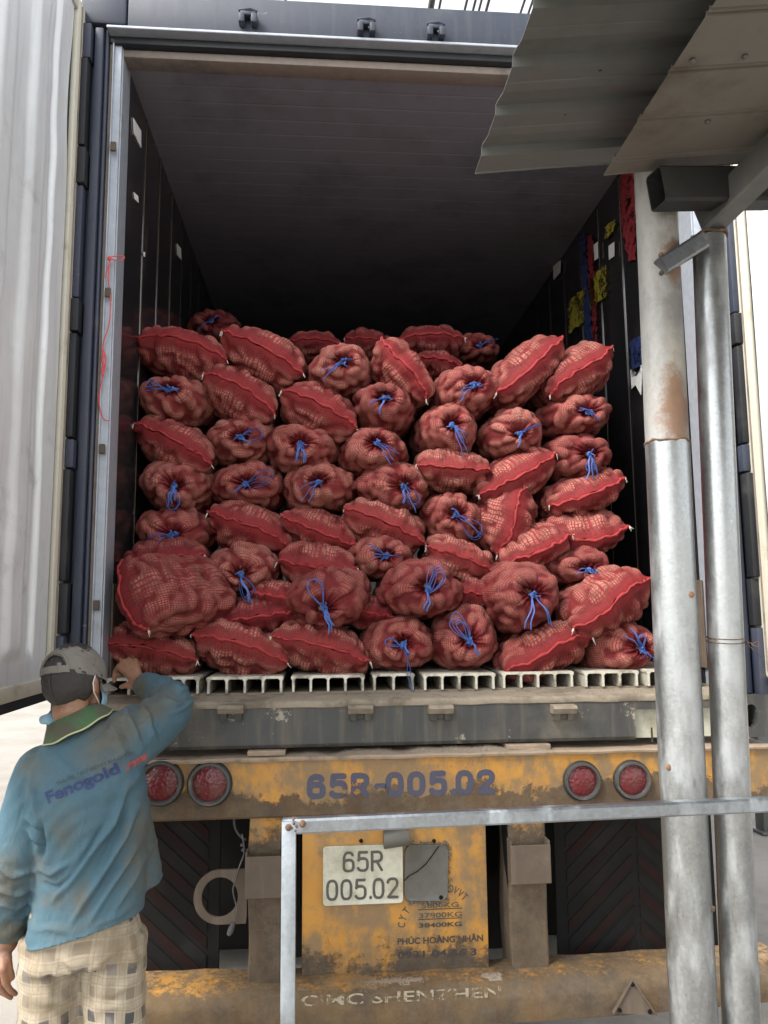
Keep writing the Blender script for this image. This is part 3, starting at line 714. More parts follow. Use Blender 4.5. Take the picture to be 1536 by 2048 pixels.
# stencils
SP = -.0015
letters('5800KG', 843, 1804, 917, 1817, SP, M_INK_FADED, bold=.02)
letters('37800KG', 838, 1823, 924, 1837, SP, M_INK_FADED, bold=.02)
letters('38400KG', 838, 1843, 924, 1856, SP, M_INK_BLACK, bold=.025)
for v in (1820, 1839.5):
    a, b = at(836, v, Y=SP), at(924, v, Y=SP); tpart(MB().box((a[0], SP, a[2]-.0012), (b[0], 0, a[2]+.0012)), 'stencil_line', M_INK_BLACK)
letters('PHÚC HOÀNG NHÂN', 795, 1866, 966, 1890, SP, M_INK_BLACK, bold=.03)
letters('0931 04 36 3', 795, 1896, 953, 1918, SP, M_INK_BLACK, bold=.03)
def rot_letters(s, u, v, hpx, ang, mat):
    me = lettering(s, 0, 1, 0, 1, SP, .02); k = 2.76/FPX; c = at(u, v, Y=SP); wd = hpx*.62*len(s)*k; h = hpx*k
    M4 = Matrix.Translation((c[0], SP, c[2])) @ Matrix.Rotation(-ang, 4, 'Y') @ Matrix.Diagonal((wd, 1, h, 1)) @ Matrix.Translation((-.5, -SP, -.5))
    me.transform(M4); link('lettering', me, mat, tr)
for ch, u, v, an in (('D', 902, 1778, -22), ('V', 912, 1781, -30), ('V', 921, 1787, -38), ('T', 929, 1794, -46), ('T', 813, 1822, 48), ('Y', 806, 1836, 66), ('C', 803, 1850, 82)):
    rot_letters(ch, u, v, 15, R_(an), M_INK_FADED)
# bumper: bowed box section, battered along its top
rings = []; rs = np.random.RandomState(8)
for i, x in enumerate(np.linspace(XL+.06, XR-.03, 70)):
    t = (x-.03)/1.25; bow = -.03*(1-t*t); dip = -.008*math.exp(-((x+.52)/.10)**2)+.006*math.exp(-((x+.80)/.25)**2); j = .0018*math.sin(x*17)+.0012*math.sin(x*41)
    zt_, zb_ = .474+dip+j-.012*t*t*0, .345+.006*t*t-.004*math.sin(x*3)
    prof = []
    for y, z in ((.10, zt_-.004), (.02, zt_), (-.045, zt_-.002), (-.075, zt_-.012), (-.094, zt_-.034), (-.098, zt_-.05), (-.097, zb_+.03), (-.092, zb_+.010), (-.07, zb_), (.10, zb_)):
        prof.append((x, y+bow, z))
    rings.append(prof)
tpart(MB().loft(rings), 'bumper', M_BUMP, smooth=45)
def letters_bow(s, u0, v0, u1, v1, mat):
    a, b = at(u0, v1, Y=-.128), at(u1, v0, Y=-.128); me = lettering(s, a[0], b[0], a[2], b[2], 0, .012)
    for v in me.vertices:
        t = (v.co.x-.03)/1.25; v.co.y = -.0985-.03*(1-t*t)-.0012
    link('lettering', me, mat, tr)
letters_bow('CIMC SHENZHEN', 602, 1972, 1002, 2014, M_INK_MUD)
# triangular reflector plate without its reflector
A, B, Cc = [at(u, v, Y=-.13) for u, v in ((1264, 1958), (1226, 2026), (1312, 2030))]
def tri_pts(k): 
    g = (A+B+Cc)/3; return [tuple((g+(p-g)*k)[[0, 2]]) for p in (A, B, Cc)]
o = tpart(MB().prism(tri_pts(1), 1, -.131, -.120), 'triangle_plate', M_MUD)
for p, q in ((A, B), (A, Cc)):
    d = np.array((0, -.004, 0)); tpart(MB().tube([p+d, (p*.5+q*.5)+d*1.3, q+d], .0035, 6), 'raised_edge', M_MUD, o, 60)
for p in (A*.86+B*.07+Cc*.07, A*.1+B*.8+Cc*.1, A*.1+B*.1+Cc*.8):
    tpart(MB().ell(p+np.array((0, -.004, 0)), (.007, .005, .007)), 'bolt', M_DARK, o, 180)
# towing ring plate beside the left post
c = at(440, 1793, Y=-.005); x, z = c[0], c[2]; k = 2.76/FPX; ri = 34*k; ro = 49*k; xe = at(494, 1793, Y=-.005)[0]; n = 40
inn, out = [], []
for t in np.linspace(0, 2*math.pi, n, endpoint=False):
    inn.append((x+ri*math.cos(t), z+ri*1.06*math.sin(t)))
    cx, sz = math.cos(t), math.sin(t)
    if cx <= 0: out.append((x+ro*cx, z+ro*sz))
    else:
        s_ = min((xe-x)/max(cx, 1e-6), ro/max(abs(sz), 1e-6)); out.append((x+s_*cx, z+s_*sz))
rings = [[(p[0], -.002, p[1]) for p in inn], [(p[0], -.012, p[1]) for p in inn], [(p[0], -.012, p[1]) for p in out], [(p[0], -.002, p[1]) for p in out], [(p[0], -.002, p[1]) for p in inn]]
tpart(MB().loft(rings, False), 'towing_ring', M_MUD, smooth=40)
# cable with plug
cab = tpart(MB().tube(px_path([(468, 1632), (470, 1655), (480, 1672), (492, 1680)], .02), .0038, 7), 'cable', M_CABLE, smooth=180)
tpart(MB().tube(px_path([(484, 1668), (488, 1695), (487, 1712), (478, 1735), (472, 1760), (466, 1778), (469, 1798), (473, 1815), (469, 1840), (465, 1852)], -.018), .0027, 7), 'hanging_lead', M_CABLE, cab, 180)
tpart(MB().tube([at(u, v, Y=-.018) for u, v in ((467, 1846), (463, 1856), (460, 1864), (457, 1870))], [.006, .010, .010, .007], 8), 'plug', M_CABLE, cab, 40)
for u, v in ((487, 1700), (485, 1690)): tpart(MB().ell(at(u, v, Y=.0), (.008, .008, .006)), 'cable_tie', M_CABLE, cab, 180)
# mud flaps with slanted ribs
def flap(u0, u1, sg, Y=.22):
    a, b = at(u0, 1800, Y=Y)[0], at(u1, 1800, Y=Y)[0]; zlo, zhi = .40, 1.02
    f = tpart(MB().box((a, Y, zlo), (b, Y+.012, zhi), .003), 'mud_flap', M_FLAP)
    m0 = .045; c = (a+b)/2; k = 0
    z = zlo-.35
    while z < zhi:
        for s in (-1, 1):      # two rising limbs of each chevron
            xo, xi = (a+m0, c-.012) if s < 0 else (c+.012, b-m0)
            pts = [(xo, z), (xi, z+abs(xi-xo)*.92), (xi, z+.042+abs(xi-xo)*.92), (xo, z+.042)] if s < 0 else [(xi, z), (xo, z+abs(xi-xo)*.92), (xo, z+.042+abs(xi-xo)*.92), (xi, z+.042)]
            pts = clip_z(pts, zlo+.004, zhi-.004)
            if len(pts) > 2: tpart(MB().prism(pts, 1, Y-.0035, Y-.0004), 'chevron_rib', M_FLAP_RED if k % 2 else M_FLAP, f)
        z += .062; k += 1
def clip_z(p, lo, hi):
    for lim, sg in ((lo, 1), (hi, -1)):
        o = []
        for i in range(len(p)):
            A_, B_ = p[i], p[(i+1) % len(p)]; da, db = sg*(A_[1]-lim), sg*(B_[1]-lim)
            if da >= 0: o.append(A_)
            if da*db < 0: t = da/(da-db); o.append((A_[0]+(B_[0]-A_[0])*t, lim))
        p = o
        if len(p) < 3: return []
    return p
flap(110, 440, 1); flap(1112, 1432, -1)
# running gear in the shade behind
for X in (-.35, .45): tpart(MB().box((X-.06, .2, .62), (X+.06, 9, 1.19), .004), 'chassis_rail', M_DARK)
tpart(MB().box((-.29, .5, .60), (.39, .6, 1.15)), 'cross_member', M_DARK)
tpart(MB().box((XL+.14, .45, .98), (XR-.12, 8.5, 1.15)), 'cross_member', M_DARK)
tpart(MB().box((-.61, .9, .16), (.67, 1.0, .97)), 'shade_panel', M_DARK)  # added panel: hides the lit ground and keeps the underside dark
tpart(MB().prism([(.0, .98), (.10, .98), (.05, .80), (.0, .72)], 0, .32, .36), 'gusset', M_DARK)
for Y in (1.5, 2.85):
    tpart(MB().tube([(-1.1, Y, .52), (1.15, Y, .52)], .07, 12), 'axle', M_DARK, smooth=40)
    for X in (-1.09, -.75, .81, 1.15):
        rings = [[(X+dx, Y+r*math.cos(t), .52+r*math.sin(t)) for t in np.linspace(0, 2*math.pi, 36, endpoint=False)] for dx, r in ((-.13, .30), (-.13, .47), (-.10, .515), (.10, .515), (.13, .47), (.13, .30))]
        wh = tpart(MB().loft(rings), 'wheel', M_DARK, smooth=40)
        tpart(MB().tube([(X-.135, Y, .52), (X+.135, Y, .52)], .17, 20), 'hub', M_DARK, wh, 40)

# loose soil fallen on the sill and on the flange
def soil_strip(name, x0, x1, y0, y1, z, hmax, seed, lab, segx=160, segy=10, cover=None):
    rs = np.random.RandomState(seed); xs = np.linspace(x0, x1, segx); ys = np.linspace(y0, y1, segy)
    env = noise1(rs, xs*6, 5); env = (env-env.min())/(env.max()-env.min())
    if cover: env = env*np.clip((xs-cover[0])/.06, 0, 1)*np.clip((cover[1]-xs)/.06, 0, 1)
    P = np.zeros((segx, segy, 3))
    for j, y in enumerate(ys):
        e = math.sin(math.pi*(j+.0)/(segy-1))
        P[:, j, 0] = xs; P[:, j, 1] = y; P[:, j, 2] = z-.0025+hmax*env*e+rs.uniform(0, .0035, segx)*(.3+e)*env
    m = MB().grid(P)
    for _ in range(700):
        i = rs.randint(segx); j = rs.randint(1, segy)
        if rs.rand() > env[i]+.08: continue
        c = P[i, j]+(rs.uniform(-.003, .003), rs.uniform(-.004, .004), 0); r = rs.uniform(.0012, .0038)
        m.ell(c, (r*rs.uniform(.8, 1.5), r, r*.8), n=5, m=3)
    o = m.build(name, M_SOIL, None, 60, fix=False); return tag(o, lab, 'soil', None, 'stuff')
soil_strip('loose_soil', x0, x1, -.016, .10, ZSILL+.004, .012, 3, 'crumbled dry soil spilled along the container sill below the sacks')
xa_, xb_ = at(560, 1500, Y=-.05)[0], at(1110, 1500, Y=-.05)[0]
soil_strip('loose_soil', xa_, xb_, -.058, .06, 1.2015, .026, 6, 'ridge of dry soil lying on the yellow beam flange', cover=(xa_, xb_))
soil_strip('loose_soil', at(600, 1935, Y=-.05)[0], at(1000, 1935, Y=-.05)[0], -.085, -.03, .469, .008, 9, 'dry soil gathered on top of the bumper under the plate', segy=6)

# ================================================================== POLES, RAIL, CANOPY
PY = -1.1
def pole(name, label, u_top, u_bot, dpx, ztop, pieces, grp=None):
    a, b = at(*u_top, Y=PY), at(*u_bot, Y=PY); ax = lambda z: b+(a-b)*((z-b[2])/(a[2]-b[2])); r = dpx*1.7/FPX/2
    mid = ax(2.0); t = thing(name, label, 'pole', (mid[0], mid[1], 0), grp)
    for nm, z0, z1, mat, k in pieces:
        zz = np.linspace(z0, min(z1, ztop), max(3, int((z1-z0)*14))); rr = [r*k*(1+.006*math.sin(z*9+k)) for z in zz]
        link(nm, MB().tube([ax(z) for z in zz], rr, 36).mesh(nm), mat, t, 60)
    return t, ax, r
zr = at(1280, 343, Y=PY)[2]
p1, ax1, r1 = pole('support_pole', 'thick steel pole, cream and rust stained above a welded joint, bare zinc below', (1312, 400), (1387, 2040), 89, 3, [('lower_tube', -.02, Z_WELD, M_GALV, 1.), ('upper_tube', Z_WELD+.001, 2.80, M_POLE_TOP, .985)])
ring = [ax1(Z_WELD)+np.array((r1*1.0*math.cos(t), r1*1.0*math.sin(t), .0012*math.sin(t*9)+.002*math.sin(t*4))) for t in np.linspace(0, 2*math.pi, 60)]
link('weld_bead', MB().tube(ring, [.0028+.0010*math.sin(i*1.9) for i in range(60)], 6, False).mesh('w'), M_WELD, p1, 180)
for u, v in ((1363, 1190), (1408, 1806), (1328, 1530)):
    z = at(u, v, Y=PY)[2]; c = ax1(z); uu = at(u, v, Y=PY)[0]; dx = uu-c[0]; yy = c[1]-math.sqrt(max(0, r1*r1-dx*dx))
    link('weld_scar', MB().ell((uu, yy, z), (.008, .003, .007)).mesh('s'), M_WELD, p1, 180)
p2, ax2, r2 = pole('support_pole', 'slimmer bare zinc pole with a thin wire wound round it', (1421, 552), (1481, 2000), 70, 3, [('tube', -.02, at(1415, 478, Y=PY)[2], M_GALV, 1.)])
zw = at(1460, 1283, Y=PY)[2]
m = MB()
for dz in (0, .009): m.tube([ax2(zw+dz)+np.array((1.03*r2*math.cos(t), 1.03*r2*math.sin(t), .003*math.sin(t))) for t in np.linspace(0, 2*math.pi, 40)], .0011, 5)
e = ax2(zw)+np.array((r2*.9, -r2*.5, 0)); m.tube([e, e+(.012, -.01, -.004), e+(.028, -.008, .002), e+(.024, -.01, -.012), e+(.008, -.012, -.006)], .0011, 5); m.tube([e, e+(.02, 0, -.02), e+(.035, .0, -.035)], .0009, 5)
link('binding_wire', m.mesh('wire'), M_RUST, p2, 180)
# canopy: sheets, beams and brace
SL = .115
def on_roof(u, v, z0):      # roof plane rising to +X
    d = (u-768)/FPX*CR-(v-1024)/FPX*CU+CF; t = (z0+SL*(CP[0]-.04)-CP[2])/(d[2]-SL*d[0]); return CP+t*d
cn = thing('canopy_roof', 'low canopy of two overlapping corrugated metal sheets on steel beams', 'canopy', (float(ax2(2.5)[0]), PY, float(ax2(2.5)[2])))
def roof_sheet(u, v, z0, xlen, ylen, mat, prof, lab, skew=0.):
    c = on_roof(u, v, z0); x0, yf = c[0], c[1]; zf = c[2]
    P = []
    for x in np.linspace(0, xlen, 14):
        P.append([(x0+x, yf-q+skew*x, zf+SL*x+h+.0012*math.sin(q*40+x*9)) for q, h in prof(ylen)])
    me = MB().grid(np.array(P)).mesh('sheet')
    me = evaluated(me, ('SOLIDIFY', dict(thickness=.0018)))
    return tag(link('roof_sheet', me, mat, cn), lab)
def trapezoid(pitch=.150, hi=.019, first=.10):
    def f(L):
        o = [(0, -.004), (.004, 0)]; y = first-.03
        while y < L-.1:
            o += [(y, 0), (y+.008, hi), (y+.026, hi*.9), (y+.075, .002), (y+.100, .001), (y+.103, .003), (y+.106, .001)]; y += pitch
        return o+[(L, 0)]
    return f
def ribbed(L):
    o = [(0, -.002), (.004, 0)]; y = .05
    while y < L-.1: o += [(y, 0), (y+.004, .008), (y+.010, .001), (y+.016, .008), (y+.022, 0)]; y += .145
    return o+[(L, 0)]
roof_sheet(950, 345, 2.75, 2.3, 5.0, M_SHEET_GREY, trapezoid(), 'grey green corrugated sheet with stepped edge')  # both sheets lengthened out of view to block skylight from poles and sacks
roof_sheet(1207, 349, 2.665, 1.98, 5.0, M_SHEET_TAN, ribbed, 'tan stained sheet overlapping below the grey one', -.02)
def tube_beam(a, b, wd, ht, mat, nm, wall=.003, open_a=False, parent=cn):
    """rectangular tube from a to b, section wd (sideways) by ht (up), its first end hollow"""
    a, b = np.array(a, float), np.array(b, float); d = (b-a)/np.linalg.norm(b-a); s = np.cross(d, (0, 0, 1)); s /= np.linalg.norm(s); u = np.cross(s, d)
    def sec(p, k): 
        w_, h_ = wd/2-k, ht/2-k; r = min(.006, w_*.3)
        return [p+s*x+u*z for x, z in ((w_-r, h_), (-w_+r, h_), (-w_, h_-r), (-w_, -h_+r), (-w_+r, -h_), (w_-r, -h_), (w_, -h_+r), (w_, h_-r))]
    inner = [sec(a+d*.12, wall), sec(a, wall)] if open_a else []
    o = MB().loft(inner+[sec(a, 0), sec(b, 0)], True).build(nm, mat, parent, 40); return o
for u, v in ((1415, 240), (1385, 118), (1490, 110)):
    c = on_roof(u, v, 2.665); link('roof_screw', MB().ell(c-np.array((0, 0, .004)), (.006, .006, .004), n=8, m=6).mesh('s'), M_STEEL, cn, 180)
for u, v in ((1130, 228), (1200, 140)):
    c = on_roof(u, v, 2.75); link('roof_screw', MB().ell(c-np.array((0, 0, -.006)), (.006, .006, .009), n=8, m=6).mesh('s'), M_STEEL_BLACK, cn, 180)
# black tube lying under the sheets, its open end above the thick pole
a = at(1312, 378, Y=PY-.10); b = a+np.array((.75, .12, .10))
tube_beam(a, b, .06, .085, M_STEEL_BLACK, 'beam', open_a=True)
# long grey tube rising toward the yard from the slim pole
c0 = at(1412, 445, Y=PY-.005); c1 = at(1560, 298, Y=PY-.20)
c1 = c0+(c1-c0)*3.2
tube_beam(c0, c1, .055, .075, M_STEEL, 'beam', open_a=False)
link('weld_bead', MB().tube([ax2(c0[2]-.035)+np.array((r2*1.02*math.cos(t), r2*1.02*math.sin(t), .003*math.sin(5*t))) for t in np.linspace(0, 2*math.pi, 30)], .004, 6, False).mesh('w'), M_WELD, cn, 180)
tube_beam(at(1322, 534, Y=PY-.052), at(1402, 484, Y=PY-.045), .035, .040, M_GALV_RAIL, 'brace')
for u, v in ((1322, 510), (1323, 546)): link('weld_scar', MB().ell(at(u, v, Y=PY-.062), (.006, .007, .006)).mesh('s'), M_WELD, cn, 180)
# railing
ry = -1.25
a, b = at(566, 1652, Y=ry), at(1536, 1608, Y=ry); b = a+(b-a)*1.4
rl = thing('metal_railing', 'shiny square tube railing bolted at its corner, in front of the number plate', 'railing', (float(a[0]), ry, 0))
hs_ = .0275
tube_beam(a+np.array((.0, 0, 0)), b, .026, hs_, M_GALV_RAIL, 'top_rail', parent=rl)
pc = at(578, 1660, Y=ry); pb_ = at(578, 2040, Y=ry)
m = MB(); m.box((pc[0]-.0135, ry-.0145, -.01), (pc[0]+.0135, ry-.0135+.026, a[2]+.012), .002); m.build('post', M_GALV_RAIL, rl, 40)
fx = at(1700, 1640, Y=ry)
MB().box((fx[0]-.0135, ry-.012, -.01), (fx[0]+.0135, ry+.014, fx[2]-.02), .002).build('post', M_GALV_RAIL, rl, 40)
for u, v in ((577, 1655), (605, 1648)):
    c = at(u, v, Y=ry-.015)
    bt = link('bolt', MB().tube([c+(0, .004, 0), c+(0, -.001, 0), c+(0, -.004, 0)], [.0065, .0065, .004], 10).mesh('b'), M_RUST, rl, 30)
    MB().tube([c+(0, -.0038, 0), c+(0, -.0062, 0)], [.0028, .0022], 6).build('bolt_tip', M_RUST, bt)
rs = np.random.RandomState(3); m = MB()
for k in range(9): m.ell(at(588+rs.normal(0, 3), 1650+rs.normal(0, 7), Y=ry-.016), (.002, .002, .0028), n=6, m=4)
m.build('weld_spatter', M_RUST, rl, 180)['kind'] = 'stuff'
# steel post standing in the yard
yp = 3.1; a = at(1532, 1690, Y=yp); h = at(1532, 1412, Y=yp)[2]
sp = thing('yard_post', 'grey steel post standing in the yard behind the slim pole', 'post', (float(a[0]), yp, 0))
sg_ = MB(); sg_.box((a[0]-.04, yp-.06, -.01), (a[0]+.12, yp+.06, h), .006); sg_.build('column', M_STEEL, sp, 40)
MB().box((a[0]-.07, yp-.09, -.005), (a[0]+.15, yp+.09, .014), .003).build('base_plate', M_STEEL, sp)
# power cables overhead
for u, v, rad, zz, lab in ((576, 10, .012, 7.2, 'lone thin cable in the sky over the near end of the header'), (866, 8, .03, 7.1, 'stout dark cable in the sky above the header, first of a bunch'), (884, 10, .012, 7.2, 'thin cable in the sky just past the stout cable'),
        (930, 10, .012, 7.0, 'thin cable leading the bunch of three over the header'), (945, 20, .012, 7.1, 'middle thin cable of the bunch of three over the header'), (956, 12, .012, 7.3, 'last thin cable of the bunch of three over the header'),
        (978, 16, .014, 7.2, 'single thin cable midway between the bunch of three and the canopy'), (1047, 20, .012, 7.2, 'thin cable of the close pair beside the canopy edge, nearer the header middle'), (1056, 20, .012, 7.25, 'thin cable of the close pair, nearest the canopy edge')):
    c = at(u, v, Z=zz); o = MB().tube([(c[0]+.02*math.sin(y*.1+u), y, zz+.0009*(y-c[1])**2) for y in np.linspace(c[1]-14, c[1]+40, 40)], rad, 6).build('power_cable', M_CABLE, None, 180)
    tag(o, lab, 'cable', 'overhead cables')

# ================================================================== SACKS
CELL = .0098
def grid_normals(P):
    du = np.roll(P, -1, 1)-np.roll(P, 1, 1); dv = np.gradient(P, axis=0); n = np.cross(du, dv); n /= np.linalg.norm(n, axis=2)[..., None]+1e-12
    return n
def sack_body(kind, W, H, L, rs, off=(0, 0), bow=0., ess=0.):
    """net sack lying along +Y, its visible end at y=0; returns grid, gather, uv scales, mouth/seam points"""
    nu, nv = 104, 56
    th = np.linspace(0, 2*math.pi, nu, endpoint=False)
    shape = 1+.045*np.cos(2*th+rs.uniform(0, 6.3))+.04*np.cos(3*th+rs.uniform(0, 6.3))+.02*np.cos(5*th+rs.uniform(0, 6.3))
    P = np.zeros((nv, nu, 3)); G = np.zeros((nv, nu))
    if kind == 'A':
        nf = 7; ph = np.concatenate([np.zeros(nf), np.linspace(.10, math.pi-.06, nv-nf)**1.0])
        fold = sum(rs.uniform(.4, 1)*np.cos(k*th+rs.uniform(0, 6.3)) for k in (7, 9, 11, 14, 17))/2.2
        frl = np.cos(9*th+rs.uniform(0, 6.3))+.7*np.cos(13*th+rs.uniform(0, 6.3))
        for j in range(nv):
            if j < nf:                               # frill of the drawn mouth, from its free edge to the neck
                t = j/(nf-1); r = .21*(1-t)+.085*t; y = .020*t-.014*(1-t)+.034
                rr = r*(1+(1-t)*.30*frl); yy = y+(1-t)*.008*np.cos(7*th+1.7*frl)
                G[j] = .95
            else:
                a = ph[j]; r = abs(math.sin(a))**.72; cs = math.cos(a)
                y0 = L/2*(1-math.copysign(abs(cs)**.80, cs)); dim = .052*math.exp(-(r/.30)**2)
                win = math.exp(-(r/.42)**2)
                rr = max(r, .085)*(1+.07*fold*win*(r > .1)); yy = y0+dim+(.012*fold*win if cs > 0 else 0)
                G[j] = max(0, 1-(r-.08)/.30)*.9 if cs > 0 else 0
            sh = 1+(shape-1)*min(1, 2*(r if j >= nf else .1))
            k = max(0, 1-(r if j >= nf else .1))**1.3 if (j < nf or ph[j] < 1.57) else 0
            P[j, :, 0] = W*rr*sh*np.cos(th)+off[0]*k; P[j, :, 2] = H*rr*sh*np.sin(th)+off[1]*k; P[j, :, 1] = yy
        fade = np.array([0 if j < nf else min(1, max(0, (abs(math.sin(ph[j]))**.72-.25)/.20)) if ph[j] < 1.57 else 1 for j in range(nv)])[:, None]
    else:
        tt = np.concatenate([np.linspace(0, 1, nv-6)**1.55*.90, np.linspace(.915, 1, 6)])
        ex = .70
        cx = np.sign(np.cos(th))*np.abs(np.cos(th))**ex; cz = np.sign(np.sin(th))*np.abs(np.sin(th))**ex
        rip = rs.uniform(0, 6.3, 4)
        for j, t in enumerate(tt):
            q = min(1, t/.30); b = .004+(H-.004)*(1-(1-q)**2.1)**.62
            a = W*(1-.10*(1-(1-min(1, t/.16))**2)) if t < .85 else W*.90
            e = max(0, (t-.80)/.20); b *= math.sqrt(max(.03, 1-e*e)); a *= math.sqrt(max(.08, 1-e*e*.8))
            X = a*cx*(shape if t > .2 else 1+(shape-1)*t/.2); k = math.exp(-(t/.12)**2); u = X/W
            P[j, :, 0] = X; P[j, :, 2] = b*cz*(1+(shape-1)*min(1, t*4))+(bow*(1-u*u)+ess*np.sin(math.pi*u))*k*H+k*.004*np.sin(u*13+rip[0])+k*.0025*np.sin(u*29+rip[1])
            P[j, :, 1] = t*L+.045*u*u*math.exp(-t*5)+k*.004*np.sin(u*9+rip[2])
            G[j] = max(0, 1-t/.03)*.8
        fade = np.clip((tt-.008)/.05, 0, 1)[:, None]
    # tubers pressing against the net
    N = grid_normals(P); flat = P.reshape(-1, 3); Nf = N.reshape(-1, 3)
    ctr = flat.mean(0); sg = np.sign(np.mean(np.sum(Nf*(flat-ctr), 1))); Nf = Nf*sg
    dens = np.linalg.norm(np.roll(P, -1, 1)-P, axis=2)*np.linalg.norm(np.gradient(P, axis=0), axis=2); pr = (dens*np.minimum(1, fade+.05)).ravel()+1e-9; pr /= pr.sum()
    cand = rs.choice(len(flat), 900, p=pr); h = np.full(len(flat), -.007); Q = []
    for c in cand:
        n = Nf[c]; d = np.array((rs.normal(0, .8), rs.normal(0, 1), rs.normal(0, .8))); d -= n*(d@n); d /= np.linalg.norm(d)+1e-9; e = np.cross(n, d)
        la, lb = rs.uniform(.036, .060), rs.uniform(.020, .029); free = True
        for (c0_, d0, e0, n0, la0, lb0) in Q:
            v = flat[c]-c0_
            if (v@d0/(la0+lb*.75)/.80)**2+(v@e0/(lb0+lb*.75)/.80)**2+(v@n0/.07)**2 < 1: free = False; break
        if not free: continue
        Q.append((flat[c], d, e, n, la, lb)); v = flat-flat[c]; al, ac, up = v@d, v@e, v@n
        q = (al/la)**2+(ac/lb)**2+(up/.05)**2
        h = np.maximum(h, lb*rs.uniform(.6, 1.05)*np.sqrt(np.clip(1-q, 0, 1))-.007)
    h = h.reshape(nv, nu)
    for _ in range(1): h = .60*h+.10*(np.roll(h, 1, 1)+np.roll(h, -1, 1)+np.vstack([h[:1], h[:-1]])+np.vstack([h[1:], h[-1:]]))
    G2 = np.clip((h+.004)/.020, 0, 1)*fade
    P2 = P+(Nf.reshape(P.shape))*(h*fade)[..., None]
    P2[:, :, 2] += rs.normal(0, .0006, P2.shape[:2])
    return P2, (G, G2), th
def sack_mesh(P, G, name):
    nv, nu = P.shape[:2]; me = bpy.data.meshes.new(name)
    j, i = np.meshgrid(np.arange(nv-1), np.arange(nu), indexing='ij'); i2 = (i+1) % nu
    F = np.stack([j*nu+i, (j+1)*nu+i, (j+1)*nu+i2, j*nu+i2], -1).reshape(-1, 4)
    cap = np.arange((nv-1)*nu, nv*nu)
    me.from_pydata(P.reshape(-1, 3).tolist(), [], F.tolist()+[cap.tolist()]); me.update()
    circ = np.linalg.norm(np.roll(P, -1, 1)-P, axis=2).sum(1).max(); nth = round(circ/CELL)
    arc = np.concatenate([[0], np.cumsum(np.linalg.norm(np.diff(P, axis=0), axis=2).mean(1))])/CELL
    u0 = i/nu*nth; u1 = (i+1)/nu*nth; v0 = arc[j]; v1 = arc[j+1]
    uv = np.stack([np.stack([u0, v0], -1), np.stack([u0, v1], -1), np.stack([u1, v1], -1), np.stack([u1, v0], -1)], 2).reshape(-1, 2)
    uv = np.vstack([uv, np.zeros((nu, 2))]); L = me.uv_layers.new(name='UVMap'); L.data.foreach_set('uv', uv.ravel().astype(np.float32))
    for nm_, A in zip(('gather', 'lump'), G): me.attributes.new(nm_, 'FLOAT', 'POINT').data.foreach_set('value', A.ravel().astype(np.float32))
    return me
def strand(rs, p0, ang, ln, loop, n=14):
    """raffia strand leaving the knot at an angle in the vertical plane, sagging under its weight"""
    t = np.linspace(0, 1, n); d = np.array((math.cos(ang), 0, math.sin(ang)))
    P = np.array(p0)+np.outer(t*ln, d)
    P[:, 1] -= .016*np.sin(t*math.pi)+.004+.010*t
    if loop: 
        s = np.array((-math.sin(ang), 0, math.cos(ang)))
        k = np.sin(np.pi*np.minimum(t*1.0, 1)); P = np.array(p0)+np.outer(np.sin(t*math.pi)*ln, d)+np.outer(np.sin(2*math.pi*t)*ln*.22, s); P[:, 1] -= .014*k+.004
    P[:, 2] -= .018*t*t*(1 if ln > .03 else .3); P[:, 0] += .004*np.sin(t*9+rs.uniform(0, 6)); P[:, 2] += .003*np.sin(t*8+rs.uniform(0, 6))
    return P
sack_no = 0
